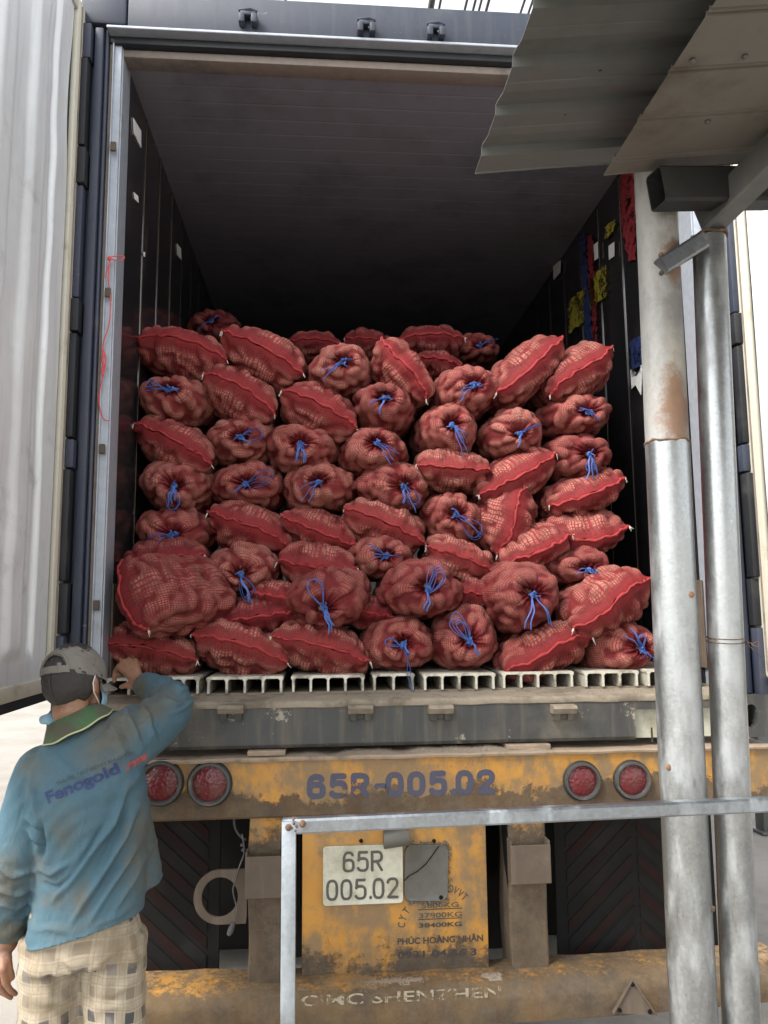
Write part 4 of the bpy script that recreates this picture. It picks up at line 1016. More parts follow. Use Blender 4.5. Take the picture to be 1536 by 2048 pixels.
def sack(kind, cx, cy, w, h, roll, Y, label, ties=(), mouth=(0, 0), bow=0., ess=0., yaw=0., L=.56, net=None, big=1.):
    """a filled net sack; kind A shows its tied mouth, kind B its sewn end"""
    global sack_no; sack_no += 1; rs = np.random.RandomState(100+sack_no*7)
    c = at(cx, cy, Y=Y+.09); dist = float((c-CP)@CF); k = dist/FPX; W, H = w/2*k*(.97 if kind == 'A' else .99), h/2*k*.95
    off = (mouth[0]*k, -mouth[1]*k)
    cr, sr = math.cos(R_(roll)), math.sin(R_(roll))
    if kind == 'A': offl = (off[0]*cr+off[1]*sr, -off[0]*sr+off[1]*cr)
    else: offl = (0, 0)
    P, G, th = sack_body(kind, W, H, L, rs, offl, bow, ess)
    def place(Q):
        Q = np.array(Q, float); x, y, z = Q[..., 0], Q[..., 1], Q[..., 2]
        X, Z = x*cr-z*sr, x*sr+z*cr
        cy_, sy_ = math.cos(R_(yaw)), math.sin(R_(yaw)); y = y-(L*.0)
        return np.stack([X*cy_-y*sy_+c[0], X*sy_+y*cy_+Y, Z+c[2]], -1)
    t = thing('net_sack', label, 'sack', (float(c[0]), float(Y+L/2), float(c[2]-H)), 'red net sacks stacked in the container')
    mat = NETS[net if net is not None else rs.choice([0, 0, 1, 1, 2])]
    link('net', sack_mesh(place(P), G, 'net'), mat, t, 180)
    if kind == 'A':
        neck = P[7].mean(0); rad = np.linalg.norm(P[7]-neck, axis=1).mean()
        m = MB(); kp = neck+np.array((0, -.014, -.25*rad))
        for q in range(3):
            a0 = rs.uniform(0, 6.3); m.tube([place(kp+np.array((.010*math.cos(a+a0)*(1-.25*q), -.004*q+.004*math.sin(2*a+q), .009*math.sin(a+a0)))) for a in np.linspace(0, 5.6, 12)], .0032, 5)
        kw = place(kp)
        for (ang, ln, lp) in ties:
            for q in range(2):
                S = strand(rs, kw+rs.normal(0, .002, 3), R_(ang)+rs.normal(0, .10), ln*k*rs.uniform(.82, 1.06), lp)
                m.tube(S, [.0030]*(len(S)-1)+[.0016], 5, flat=.45)
        for q in range(3):
            S = strand(rs, kw, rs.uniform(0, 6.3), rs.uniform(.014, .028), False, 7); m.tube(S, .0022, 5, flat=.5)
        link('tie_string', m.mesh('tie'), M_BLUE, t, 60)
        m = MB()
        for q in range(rs.randint(1, 3)):
            m.ell(place(neck+np.array((rs.uniform(-.6, .6)*rad, .034, rs.uniform(-.3, .9)*rad))), (.020, .034, .015), n=12, m=8)
        link('tuber', m.mesh('tuber'), M_TUBER, t, 180)
    else:
        R0 = P[0]; half = len(th)//2; up = R0[:half+1]; lo = np.concatenate([R0[half:], R0[:1]])[::-1]
        mid = (up+lo)/2; mid[:, 1] -= .0035; x = mid[:, 0]
        s_ = np.linspace(0, len(mid)-1, 46); mid = np.stack([np.interp(s_, np.arange(len(mid)), mid[:, q]) for q in range(3)], 1)
        mid[:, 2] += rs.normal(0, .0013, 46); mid[:, 1] += rs.normal(0, .0012, 46)
        m = MB(); m.tube(place(mid), list(.0054+.0020*np.sin(np.arange(46)*1.7+rs.uniform(0, 6))+rs.normal(0, .0007, 46)), 7, flat=.75)
        link('hem', m.mesh('hem'), M_SEAM, t, 60)
        for e_ in (mid[0], mid[-1]):
            m = MB(); w0 = place(e_); s0 = 1 if e_[0] > 0 else -1
            for q in range(3 if rs.rand() < .8 else 1):
                d = np.array((s0*rs.uniform(.0, .010), -rs.uniform(0, .008), -rs.uniform(.008, .03)))
                m.tube([w0, w0+d*.4+rs.normal(0, .002, 3), w0+d+rs.normal(0, .003, 3)], [.0022, .0018, .0012], 5)
            link('string_end', m.mesh('ends'), M_WHITE_STRING, t, 180)
    return t
H_, D_ = -90, 90
Y0, Y1, Y2, Y3 = .10, .07, .30, .34
S = sack
# floor row
S('B', 293, 1303, 212, 100, -10, Y0, 'red net sack on the floor row under the worker\'s hand', bow=.25, net=1)
S('B', 482, 1297, 198, 112, -17, Y0, 'floor row sack with sloping hem, just past the worker\'s hand', bow=.25, net=1)
S('B', 641, 1298, 202, 106, -15, Y0, 'floor row sack with sloping hem, third from the container\'s open side', bow=.2, net=1)
S('A', 800, 1288, 152, 118, 0, Y0, 'floor row sack whose blue tie hangs down onto the floor planks', ((-80, 85, 0), (165, 45, 1), (-60, 20, 0)), (5, -5), net=0)
S('A', 932, 1276, 142, 138, 0, Y0, 'floor row sack with two big blue loops standing up from its knot', ((125, 62, 1), (112, 55, 1), (-60, 25, 0)), (0, 2), net=0)
S('B', 1090, 1303, 190, 106, 20, Y0, 'floor row sack whose hem climbs like a wave', bow=.12, ess=.12, net=0)
S('A', 1246, 1293, 140, 118, 0, Y0, 'floor row sack beside the thick pole, tuber showing in its mouth', ((120, 60, 0), (100, 30, 1), (-30, 25, 0)), (32, 2), net=0)
# big sacks lying on the floor row
S('B', 258, 1190, 172, 118, -54, -.0, 'large sack tipped toward the open door with steep hem at its end', yaw=-46, L=.44, bow=-.1, net=2, ess=-.1)
S('A', 660, 1192, 182, 128, 0, Y1, 'large plump sack with blue bow, lying over the middle of the floor row', ((112, 62, 1), (-70, 40, 0), (-60, 30, 0)), (-15, 28), net=2)
S('A', 846, 1178, 168, 132, 0, Y1, 'large round sack with blue bow loops, above the gap of floor row', ((75, 55, 1), (55, 50, 1), (-105, 40, 0)), (8, -4), net=2)
S('A', 1046, 1190, 172, 144, 0, Y1, 'large sack with two blue strands spread down in a triangle', ((-105, 62, 0), (-68, 62, 0), (90, 12, 0)), (15, -4), net=2)
S('B', 1216, 1206, 190, 122, 30, Y1, 'large sack with pale red hem climbing steeply to the thick pole', ess=.14, bow=.05, net=0)
# sacks half hidden behind them
S('B', 520, 1232, 150, 80, 8, Y0+.06, 'sack squeezed low behind the tipped large sack', net=2)
S('B', 560, 1197, 120, 66, -12, Y2-.12, 'sack corner poking out beside the plump middle sack', bow=.1)
S('B', 735, 1225, 100, 70, -10, Y2-.10, 'sack squeezed between the two large middle sacks', net=2)
S('B', 955, 1190, 110, 80, -10, Y2-.10, 'sack squeezed between the large bow sack and the triangle tie sack', net=2)
S('B', 332, 1118, 160, 92, 4, Y2-.08, 'plain sack just above the tipped large sack')
S('A', 485, 1135, 148, 114, 0, Y2-.10, 'sack with a blue loop drooping beside the tipped large sack', ((-62, 55, 1), (-75, 48, 0)), (0, 15))
S('B', 635, 1128, 158, 92, -6, Y2-.08, 'plain sack above the plump middle sack', bow=-.2)
S('A', 765, 1114, 138, 92, 0, Y2-.08, 'small sack with blue string stretched up and across', ((140, 52, 0), (15, 32, 0), (160, 30, 0)), (6, -2))
S('B', 922, 1126, 158, 92, -22, Y2-.08, 'sack with a long slack hem above the large bow sack', bow=.15)
S('B', 1068, 1098, 154, 80, 22, Y2-.06, 'sack with rising hem above the triangle tie sack', bow=-.2)
S('A', 1162, 1133, 138, 84, 0, Y2-.08, 'flattened sack with short blue tie, under the drooping hem sack', ((175, 30, 0), (2, 40, 0), (-10, 30, 0)), (5, 8))
# fourth course
S('A', 346, 1060, 156, 108, 0, Y2, 'sack by the wall with blue tie spread flat on the sack below', ((178, 48, 0), (195, 42, 0), (-85, 36, 0), (30, 14, 1)), (5, 14))
S('B', 500, 1060, 176, 108, -24, Y2, 'sack with wide hem beside the flat blue tie', bow=.1, ess=.06, net=0)
S('B', 638, 1064, 162, 88, -22, Y2, 'flattish sack with hem, between two other hemmed sacks', bow=-.08)
S('B', 768, 1054, 178, 104, -24, Y2, 'hemmed sack sloping down to the short stretched blue string', bow=.1)
S('A', 906, 1036, 124, 116, 0, Y2, 'round sack with a flat blue ribbon falling sideways', ((-38, 60, 0), (-35, 68, 1), (110, 24, 0)), (2, -6))
S('B', 1015, 1042, 150, 126, 66, Y2, 'sack standing on its corner with an almost upright hem', ess=.10, bow=-.08, net=0)
S('B', 1166, 1060, 172, 92, 4, Y2, 'sack by the far wall with a drooping hem', bow=-.55, net=0)
# fifth course
S('A', 350, 966, 150, 114, 0, Y2+.02, 'sack by the wall with a long blue loop hanging straight down', ((-88, 52, 1), (-100, 34, 0), (-80, 26, 0)), (6, 10))
S('A', 495, 966, 144, 104, 0, Y2+.02, 'sack with a long blue loop thrown out sideways and up', ((28, 58, 1), (18, 48, 0), (-150, 26, 0)), (0, 6))
S('A', 641, 970, 148, 108, 0, Y2+.02, 'sack with one blue strand bending down beside its open mouth', ((190, 34, 0), (-125, 44, 0)), (-6, -4))
S('A', 788, 972, 150, 118, 0, Y2+.02, 'sack with a blue bow below its mouth, in the middle of the wall of sacks', ((-70, 46, 0), (-48, 48, 1), (-100, 28, 0)), (20, 4))
S('B', 906, 938, 152, 84, -4, Y2+.02, 'thin sack with nearly level hem under the two round tied sacks', bow=-.15, net=1)
S('B', 1030, 952, 178, 100, 28, Y2+.02, 'sack with hem rising over the corner standing sack', bow=-.12, net=0)
S('B', 1168, 986, 168, 88, 20, Y2+.02, 'sack by the far wall with hem rising to a white tuft', bow=-.18, net=0)
# sixth course
S('B', 350, 892, 174, 104, -28, Y2+.03, 'sack by the near wall with hem falling to its lower corner', bow=.12, net=0)
S('A', 480, 876, 146, 102, 0, Y2+.03, 'sack with frayed short blue bow and gaping mouth', ((20, 42, 1), (32, 34, 0), (-20, 20, 0)), (5, 4))
S('A', 601, 893, 150, 112, 0, Y2+.03, 'plump sack with a bunched blue tassel below its knot', ((-72, 36, 0), (-95, 34, 0), (-80, 26, 1)), (0, -2))
S('A', 748, 900, 146, 100, 0, Y2+.03, 'sack with a ragged blue strand trailing down its side', ((-25, 46, 0), (-50, 50, 0)), (6, -12))
S('A', 900, 856, 132, 112, 0, Y2+.03, 'round sack with a wide blue ribbon hanging from its knot', ((-25, 36, 0), (-68, 62, 0), (-62, 40, 0)), (-2, -2))
S('A', 1030, 862, 132, 108, 0, Y2+.03, 'round sack with blue ribbon lifted up to one side', ((25, 52, 0), (32, 48, 0), (-110, 20, 0)), (2, 14))
S('A', 1160, 912, 146, 98, 0, Y2+.03, 'sack by the far wall with two blue strands hanging straight', ((-100, 48, 0), (-70, 42, 0), (-88, 36, 1)), (10, 0))
# seventh course
S('A', 346, 796, 148, 106, 0, Y2+.04, 'sack by the near wall with a blue bow like a tick mark', ((172, 50, 0), (158, 46, 1), (20, 18, 0)), (-2, -14))
S('B', 481, 792, 164, 106, -30, Y2+.04, 'sack with broad folded hem falling steeply, near the top', bow=.2, net=0)
S('B', 640, 822, 168, 104, -27, Y2+.04, 'sack with sloping hem under the topmost tied sack', bow=.08, net=0)
S('A', 770, 812, 132, 104, 0, Y2+.04, 'sack with bare tubers showing in its wide open mouth', ((195, 36, 0), (-120, 30, 0), (10, 16, 0)), (-5, -12))
S('A', 936, 778, 138, 108, 0, Y2+.04, 'sack with small blue tie under the steep topmost sacks', ((200, 36, 0), (215, 40, 0), (0, 14, 0)), (10, -2))
S('A', 1161, 826, 144, 90, 0, Y2+.04, 'sack by the far wall with dark blue knot sunk in its mouth', ((150, 28, 0), (-40, 22, 0)), (6, 6))
# top course
S('B', 366, 706, 186, 96, -13, Y2+.05, 'topmost sack by the near wall, hem gently curved', bow=.35, net=0)
S('B', 527, 712, 182, 108, -28, Y2+.05, 'topmost sack with long hem falling across it, second from the near wall', bow=.1, net=0)
S('A', 680, 736, 144, 104, 0, Y2+.05, 'topmost tied sack with a dark blue strand trailing aside', ((208, 50, 0), (30, 24, 0), (200, 34, 0)), (8, -6), net=1)
S('B', 806, 742, 152, 96, -54, Y2+.05, 'topmost sack lying on edge with very steep hem', ess=.1, net=0)
S('B', 1056, 736, 182, 96, 40, Y2+.04, 'topmost sack whose pointed corner rises highest at the far wall', bow=-.12, ess=.05, net=0)
S('B', 1156, 746, 166, 98, 38, Y2+.05, 'topmost sack touching the far wall with wavy hem', ess=-.1, net=0)
# sacks lying further in
B2 = 1.0
S('A', 426, 650, 100, 74, 0, B2+.4, 'dim sack far back by the near wall, above the rest', ((200, 30, 0), (40, 26, 0)), net=2)
S('B', 626, 692, 108, 62, 0, B2, 'dim sack in the dark behind the topmost tied sack', bow=.1, net=2)
S('B', 736, 688, 96, 62, -4, B2+.1, 'dim sack in the dark behind the steep hem sack', net=2)
S('B', 860, 684, 134, 66, 2, B2-.1, 'dim long sack in the dark with level hem', bow=.15, net=2)
S('A', 950, 694, 98, 66, 0, B2, 'dim sack in the dark with blue strand pulled aside', ((25, 40, 0), (30, 30, 0)), (6, 6), net=2)
S('B', 876, 730, 90, 56, -10, B2-.35, 'dim sack wedged below the level hem sack', net=2)

# ================================================================== PERSON
PYB = -.5
def J(u, v, Y=PYB): return np.array(at(u, v, Y=Y))
foot = J(165, 1700); pe = thing('person', 'man in dirty blue shirt, plaid trousers and grey cap, one arm on the sill', 'person', (float(foot[0]), PYB, 0))
def rotm(yaw, pitch, roll):
    return np.array(Matrix.Rotation(R_(-yaw), 3, 'Z') @ Matrix.Rotation(R_(-pitch), 3, 'X') @ Matrix.Rotation(R_(-roll), 3, 'Y'))
HR = rotm(24, 8, 9); HC = J(150, 1366)
HS = .87
hl = lambda *p: HC+HR@(np.array(p, float)*HS)
body = MB()
body.ell(hl(0, -.005, .012), (.074*HS, .093*HS, .104*HS), HR, 24, 16)
body.ell(hl(0, .040, -.055), (.056*HS, .052*HS, .060*HS), HR); body.ell(hl(0, .062, -.010), (.058*HS, .030*HS, .05*HS), HR)
body.ell(hl(0, .100, -.022), (.013*HS, .016*HS, .022*HS), HR, 10, 8); body.ell(hl(0, .082, .014), (.05*HS, .014*HS, .012*HS), HR, 12, 8)
for s in (-1, 1):
    body.ell(hl(s*.028, .088, -.058), (.022*HS, .012*HS, .008*HS), HR, 10, 6)
    body.ell(hl(s*.081, -.002, -.016), (.010*HS, .020*HS, .032*HS), HR@rotm(-s*22, 0, 0), 12, 8); body.ell(hl(s*.077, .008, -.034), (.009*HS, .012*HS, .014*HS), HR, 10, 6)
NB = J(160, 1462)
body.tube([hl(0, -.012, -.05), hl(0, -.018, -.085), (hl(0, -.02, -.10)+NB)/2, NB, NB+(0, 0, -.06)], [.050, .049, .051, .062, .09], 20)
def torso(ringspec, n=40, k=1., tilt=17, dk=1.):
    out = []
    for u, v, hw, dp, Y in ringspec:
        c = J(u, v, Y); s = float((c-CP)@CF)/FPX; a = hw*s*k; b = dp*dk
        ct, st = math.cos(R_(tilt)), math.sin(R_(tilt))
        th = np.linspace(0, 2*math.pi, n, endpoint=False)
        x = a*np.sign(np.cos(th))*np.abs(np.cos(th))**.85; y = b*np.sign(np.sin(th))*np.abs(np.sin(th))**.85
        out.append(np.stack([c[0]+x*ct, c[1]+y, c[2]+x*st], 1))
    return out
TS = [(158, 1446, 46, .050, -.50), (160, 1462, 68, .072, -.50), (163, 1486, 96, .095, -.505), (166, 1530, 113, .12, -.51), (172, 1590, 119, .126, -.505), (182, 1660, 114, .122, -.49), (184, 1730, 112, .122, -.49), (178, 1800, 114, .126, -.495), (170, 1850, 117, .130, -.50), (169, 1892, 118, .131, -.50)]
body.loft(torso(TS[1:], 24, .80, 17, .78))
AL = [(84, 1546, -.50, .076), (56, 1632, -.52, .073), (34, 1724, -.53, .067), (22, 1800, -.50, .060), (19, 1868, -.47, .047)]
AR = [(252, 1482, -.50, .088), (303, 1452, -.41, .076), (344, 1412, -.30, .066), (322, 1384, -.19, .053), (286, 1369, -.085, .040)]
def arm(spec, k, n=18, sub=5, mx=9):
    P = np.array([J(u, v, Y) for u, v, Y, r in spec]); r = np.array([min(mx, q[3]*k) for q in spec]); out = []; rr = []
    for i in range(len(P)-1):
        p0, p1, p2, p3 = P[max(i-1, 0)], P[i], P[i+1], P[min(i+2, len(P)-1)]
        for t in np.linspace(0, 1, sub, endpoint=i == len(P)-2):
            out.append(.5*((2*p1)+(-p0+p2)*t+(2*p0-5*p1+4*p2-p3)*t*t+(-p0+3*p1-3*p2+p3)*t**3)); rr.append(r[i]*(1-t)+r[i+1]*t)
    return out, rr
for sp_ in (AL, AR):
    o, r = arm(sp_, .66, mx=.046); body.tube(o, [max(.026, q) for q in r], 16)
def chain(pts, r): 
    P = [np.array(p) for p in pts]; Q = []; 
    for i in range(len(P)-1):
        for t in np.linspace(0, 1, 4, endpoint=i == len(P)-2): Q.append(P[i]*(1-t)+P[i+1]*t)
    body.tube(Q, list(np.linspace(r[0], r[1], len(Q))), 10); body.ell(P[-1], (r[1],)*3, n=10, m=8)
# resting right hand, knuckles up, fingers curled over
wr = J(279, 1366, -.055); body.ell(wr, (.028, .030, .024))
for k, (u, v, Y, ln) in enumerate(((238, 1334, .010, 1.), (246, 1324, .018, 1.05), (258, 1320, .022, 1.), (270, 1322, .020, .82))):
    kn = J(u, v, Y); chain([wr+(kn-wr)*.1, wr+(kn-wr)*.6+(0, -.003, .002), kn], (.0165, .0118))
    d1 = np.array((-.010, .026, -.012))*ln; d2 = np.array((-.004, -.002, -.024))*ln; d3 = np.array((.004, -.016, -.008))*ln
    if k == 0: d1 = np.array((-.016, .016, -.016)); d2 = np.array((-.002, -.002, -.024))
    chain([kn, kn+d1, kn+d1+d2, kn+d1+d2+d3], (.0108, .0082))
body.ell((wr+J(252, 1336, .012))/2, (.022, .018, .020))
tb = wr+np.array((-.020, .004, -.010)); chain([wr, tb, tb+(-.026, .012, .002), tb+(-.046, .022, -.004)], (.016, .0092))
# hanging left hand, half out of the picture
wl = J(16, 1884, -.465); body.ell(wl, (.026, .032, .03))
for k, (u, v, Y) in enumerate(((6, 1938, -.505), (-5, 1942, -.485), (-14, 1940, -.465), (-20, 1932, -.445))):
    kn = J(u, v, Y); chain([wl+(kn-wl)*.15, wl+(kn-wl)*.6+(-.004, 0, 0), kn], (.016, .0120))
    ln = (1, 1.08, 1., .8)[k]; d1 = np.array((.004, .010, -.040))*ln; d2 = np.array((.010, .012, -.024))*ln; d3 = np.array((.010, .010, -.014))*ln
    chain([kn, kn+d1, kn+d1+d2, kn+d1+d2+d3], (.0105, .0078))
tb = wl+np.array((.006, -.020, -.024)); chain([wl, tb, tb+(.010, -.006, -.034), tb+(.016, .002, -.060)], (.015, .0088))
# legs and feet
LEG = {}
for s, (u0, u1) in ((-1, (103, 100)), (1, (229, 229))):
    h0, h1 = J(u0, 1890), J(u1, 2040); kx = h1[0]+s*.005
    LEG[s] = [h0, h1, np.array((kx, PYB+.02, .42)), np.array((kx, PYB-.01, .09))]
    body.tube(LEG[s], [.06, .058, .045, .034], 18); body.tube([LEG[s][3], np.array((kx, PYB+.02, .035)), np.array((kx, PYB+.12, .025)), np.array((kx, PYB+.16, .022))], [.038, .036, .034, .02], 14)
M_SKIN = grime('tanned_skin', (.25, .125, .075), (.13, .07, .045), .50, .72, 22, .5, bump=.25, vary=.2)
bm_ = evaluated(body.mesh('b'), ('REMESH', dict(mode='VOXEL', voxel_size=.0042)), ('SMOOTH', dict(factor=.5, iterations=3)))
link('body', bm_, M_SKIN, pe, 180)
# eyes above the mask
for s in (-1, 1):
    e = link('eye', MB().ell(hl(s*.030, .083, .000), (.011, .009, .008), HR, 12, 8).mesh('eye'), M_WHITE_STRING, pe, 180)
    link('pupil', MB().ell(hl(s*.030, .0905, .000), (.004, .003, .004), HR, 8, 6).mesh('pupil'), M_BLACK, e, 180)
# hair: short crop
def hair_material():
    s = NT('black_hair'); f = s.noise(260, 3, .7, stretch=(1, 1, .25))
    return s.out(s.mix(f, (.008, .007, .007), (.04, .034, .03)), .6, 0, s.bump(f, .9, .004))
M_HAIR = hair_material()
rs = np.random.RandomState(21); vs = []; na, nb = 72, 40; P = np.zeros((nb, na+1, 3))
for i in range(nb):
    for j in range(na+1):
        az = 2*math.pi*j/na; back = .5+.5*math.cos(az)                # azimuth 0 is the nape
        low = -1.02*back**.6+.42*(1-back)+.10*math.cos(2*az)*0-.30*math.exp(-((abs(math.atan2(math.sin(az), math.cos(az)))-1.35)/.22)**2)
        el = math.pi/2+(low*.86-math.pi/2)*(i/(nb-1))
        t = i/(nb-1); puff = .007*(1-max(0, (t-.85)/.15))+rs.normal(0, .0012)
        P[i, j] = hl(math.sin(az)*math.cos(el)*(.075+puff), -math.cos(az)*math.cos(el)*(.094+puff)-.005, .012+math.sin(el)*(.104+puff))
hm = evaluated(MB().grid(P).mesh('h'), ('SOLIDIFY', dict(thickness=.006, offset=-1)))
link('hair', hm, M_HAIR, pe, 180)
# cap with open back, strap and brim
M_CAP = grime('cap_cloth', (.165, .152, .13), (.135, .124, .107), .35, .85, 16, .9, fleck=(.06, .055, .05), flo=.735, fscale=22, bump=.3, vary=.1)
M_BRIM = grime('brim_cloth', (.16, .145, .13), (.09, .08, .07), .5, .7, 20, .9)
na, nb = 120, 40; zb_ = .006; cr_ = (.090, .112, .104)
def cap_pt(az, el, k=0.):
    sq = 1+.012*math.cos(6*az)*math.cos(el)
    tilt = .012*math.cos(az)
    return hl(math.sin(az)*math.cos(el)**.82*(cr_[0]+k)*sq, -math.cos(az)*math.cos(el)**.82*(cr_[1]+k)*sq-.002, zb_+.018+math.sin(el)*(cr_[2]-.008+k)+tilt*(1-math.sin(el)))
AW, AH = .60, .62
m = MB(); idx = {}; ls = []
for i in range(nb+1):
    for j in range(na):
        az, el = 2*math.pi*j/na, (math.pi/2-.02)*i/nb-.16*(1-i/nb); idx[i, j] = len(ls)
        ls.append(cap_pt(az, el, .0008*math.sin(az*17+el*23)+.0012*math.sin(az*5-el*9)))
fs = []
for i in range(nb):
    for j in range(na):
        az = (2*math.pi*(j+.5)/na+math.pi) % (2*math.pi)-math.pi; el = (math.pi/2-.02)*(i+.5)/nb
        if (az/AW)**2+(max(0, el-.06)/AH)**2 < 1 and el > .05: continue
        fs.append((idx[i, j], idx[i, (j+1) % na], idx[i+1, (j+1) % na], idx[i+1, j]))
fs.append(tuple(idx[nb, j] for j in range(na)))
m.add(ls, fs)
cp = evaluated(m.mesh('cap'), ('SOLIDIFY', dict(thickness=.0025, offset=-1)))
cap = link('cap', cp, M_CAP, pe, 60)
rim = [cap_pt(AW*math.cos(t), .06+AH*math.sin(t), .001) for t in np.linspace(0, math.pi, 40)]
link('opening_edge', MB().tube(rim, .0042, 8).mesh('r'), M_CAP, cap, 180)
st = MB(); S1 = [[cap_pt(a, e, .002) for a in np.linspace(-.66, .66, 30)] for e in (-.14, -.10, -.02, .06, .10)]
link('strap', evaluated(st.grid(S1).mesh('s'), ('SOLIDIFY', dict(thickness=.003, offset=1))), M_CAP, cap, 40)
link('strap_fold', MB().loft([[cap_pt(.34+da, e, .004+kk) for da, kk in ((-.07, 0), (0, .004), (.07, 0), (.0, -.004))] for e in np.linspace(-.15, .20, 8)]).mesh('f'), M_CAP, cap, 60)
link('button', MB().ell(cap_pt(0, math.pi/2-.02, .002), (.009, .009, .005)).mesh('b'), M_CAP, cap, 180)
for k in range(6):
    a = k*math.pi/3+math.pi/6
    link('panel_seam', MB().tube([cap_pt(a, e, .0006) for e in np.linspace(-.1 if abs(math.sin(a/2)) > .4 else .75, 1.5, 16)], .0014, 5).mesh('s'), M_BRIM, cap, 180)
br = []
for t in np.linspace(0, 1, 8):
    br.append([hl(math.sin(a)*(.088+.010*t*math.cos(a*.8)), math.cos(a)*.104+t*.075*max(0, math.cos(a*1.12)), .012-.022*t-.030*math.sin(a)**2) for a in np.linspace(-1.3, 1.3, 36)])
link('brim', evaluated(MB().grid(br).mesh('b'), ('SOLIDIFY', dict(thickness=.004))), M_BRIM, cap, 60)
# face mask with ear loops
M_MASK = cloth('pale_blue_mask', (.24, .42, .55), (.34, .52, .64), 40)
mk = []
for t in np.linspace(-1, 1, 14):
    mk.append([hl(math.sin(a)*.066*(1-.12*abs(t)), .034+math.cos(a)*(.076-.016*t*t)+(.012 if abs(t) < .5 else 0)*math.cos(a), -.052+t*.048) for a in np.linspace(-1.35, 1.35, 24)])
mask = link('face_mask', evaluated(MB().grid(mk).mesh('m'), ('SOLIDIFY', dict(thickness=.003))), M_MASK, pe, 60)
for s in (-1, 1):
    link('ear_loop', MB().tube([hl(s*.066, .046, -.020), hl(s*.082, .022, .004), hl(s*.088, -.012, .010), hl(s*.092, -.026, -.014), hl(s*.086, -.014, -.042), hl(s*.074, .022, -.066), hl(s*.062, .044, -.082)], .0017, 6).mesh('l'), M_WHITE_STRING, mask, 180)
link('chin_cloth', MB().tube([J(84, 1440, -.46), J(98, 1437, -.47), J(112, 1448, -.48)], [.012, .017, .012], 8).mesh('c'), M_MASK, mask, 180)
# trousers
tr_ = MB(); W0 = torso([(168, 1800, 96, .105, -.5), (168, 1850, 104, .115, -.5), (168, 1885, 109, .118, -.5), (166, 1915, 110, .115, -.5)], 32, 1, 4)
tr_.loft(W0)
for s in (-1, 1):
    L_ = LEG[s]; tr_.tube([L_[0]+(0, 0, .03), (L_[0]+L_[1])/2, L_[1], (L_[1]+L_[2])/2, L_[2], L_[2]*.5+L_[3]*.5, L_[3]+(0, 0, .0)], [.086, .083, .081, .080, .078, .076, .076], 26)
tm = evaluated(tr_.mesh('t'), ('REMESH', dict(mode='VOXEL', voxel_size=.0075)), ('SMOOTH', dict(factor=.5, iterations=5)))
def get_co(me): a = np.empty(len(me.vertices)*3); me.vertices.foreach_get('co', a); return a.reshape(-1, 3)
def get_no(me): a = np.empty(len(me.vertices)*3); me.vertices.foreach_get('normal', a); return a.reshape(-1, 3)
def fold_field(co, folds, Yref):
    h = np.zeros(len(co)); X = co[:, [0, 2]]
    for pts, amp, wd in folds:
        Q = [np.array(at(u, v, Y=Yref))[[0, 2]] for u, v in pts]; best = np.full(len(co), 9.); tot = len(Q)-1; pos = np.zeros(len(co))
        for i in range(tot):
            d = Q[i+1]-Q[i]; t = np.clip(((X-Q[i])@d)/(d@d), 0, 1); dd = np.linalg.norm(X-Q[i]-t[:, None]*d, axis=1)
            up = dd < best; best = np.where(up, dd, best); pos = np.where(up, (i+t)/tot, pos)
        h += amp*(1.25*np.exp(-(best/wd/.8)**2)-.42*np.exp(-(best/wd/2.2)**2))*np.sin(np.pi*np.clip(pos*.9+.05, 0, 1))
    return h
co, no = get_co(tm), get_no(tm); rs = np.random.RandomState(31)
fl = [([(165, 1935), (163, 1960), (165, 2048)], -.010, .012), ([(100, 1905), (150, 1930), (165, 1940)], .006, .012), ([(240, 1900), (190, 1935), (170, 1950)], .006, .012), ([(70, 1960), (120, 1985), (150, 1975)], .006, .012), ([(60, 2010), (110, 2020), (150, 2035)], .007, .014),
      ([(180, 1990), (220, 2000), (262, 1980)], .006, .012), ([(185, 2030), (230, 2024), (265, 2040)], .006, .012), ([(190, 1905), (205, 1960), (200, 2010)], .005, .014), ([(80, 1930), (90, 1990), (85, 2040)], .006, .015), ([(250, 1890), (258, 1950), (268, 2000)], .006, .012)]
h = fold_field(co, fl, -.61)*(no[:, 1] < .3)+.0035*np.sin(co[:, 2]*70+co[:, 0]*40+3*np.sin(co[:, 0]*31))*np.sin(co[:, 2]*23+co[:, 1]*17)
tm.vertices.foreach_set('co', (co+no*h[:, None]).ravel()); tm.update()
xm = J(166, 1950)[0]; cxl = np.where(co[:, 0] < xm, LEG[-1][1][0], LEG[1][1][0])
u_ = .095*np.arctan2(co[:, 0]-cxl, -(co[:, 1]-PYB)+.0)+np.where(co[:, 0] < xm, 0, .5); uv = np.stack([u_+.006*np.sin(co[:, 2]*12), co[:, 2]+.010*np.sin(co[:, 0]*22)], 1)
li = np.empty(len(tm.loops), int); tm.loops.foreach_get('vertex_index', li)
L = tm.uv_layers.new(name='UVMap'); L.data.foreach_set('uv', uv[li].ravel().astype(np.float32))
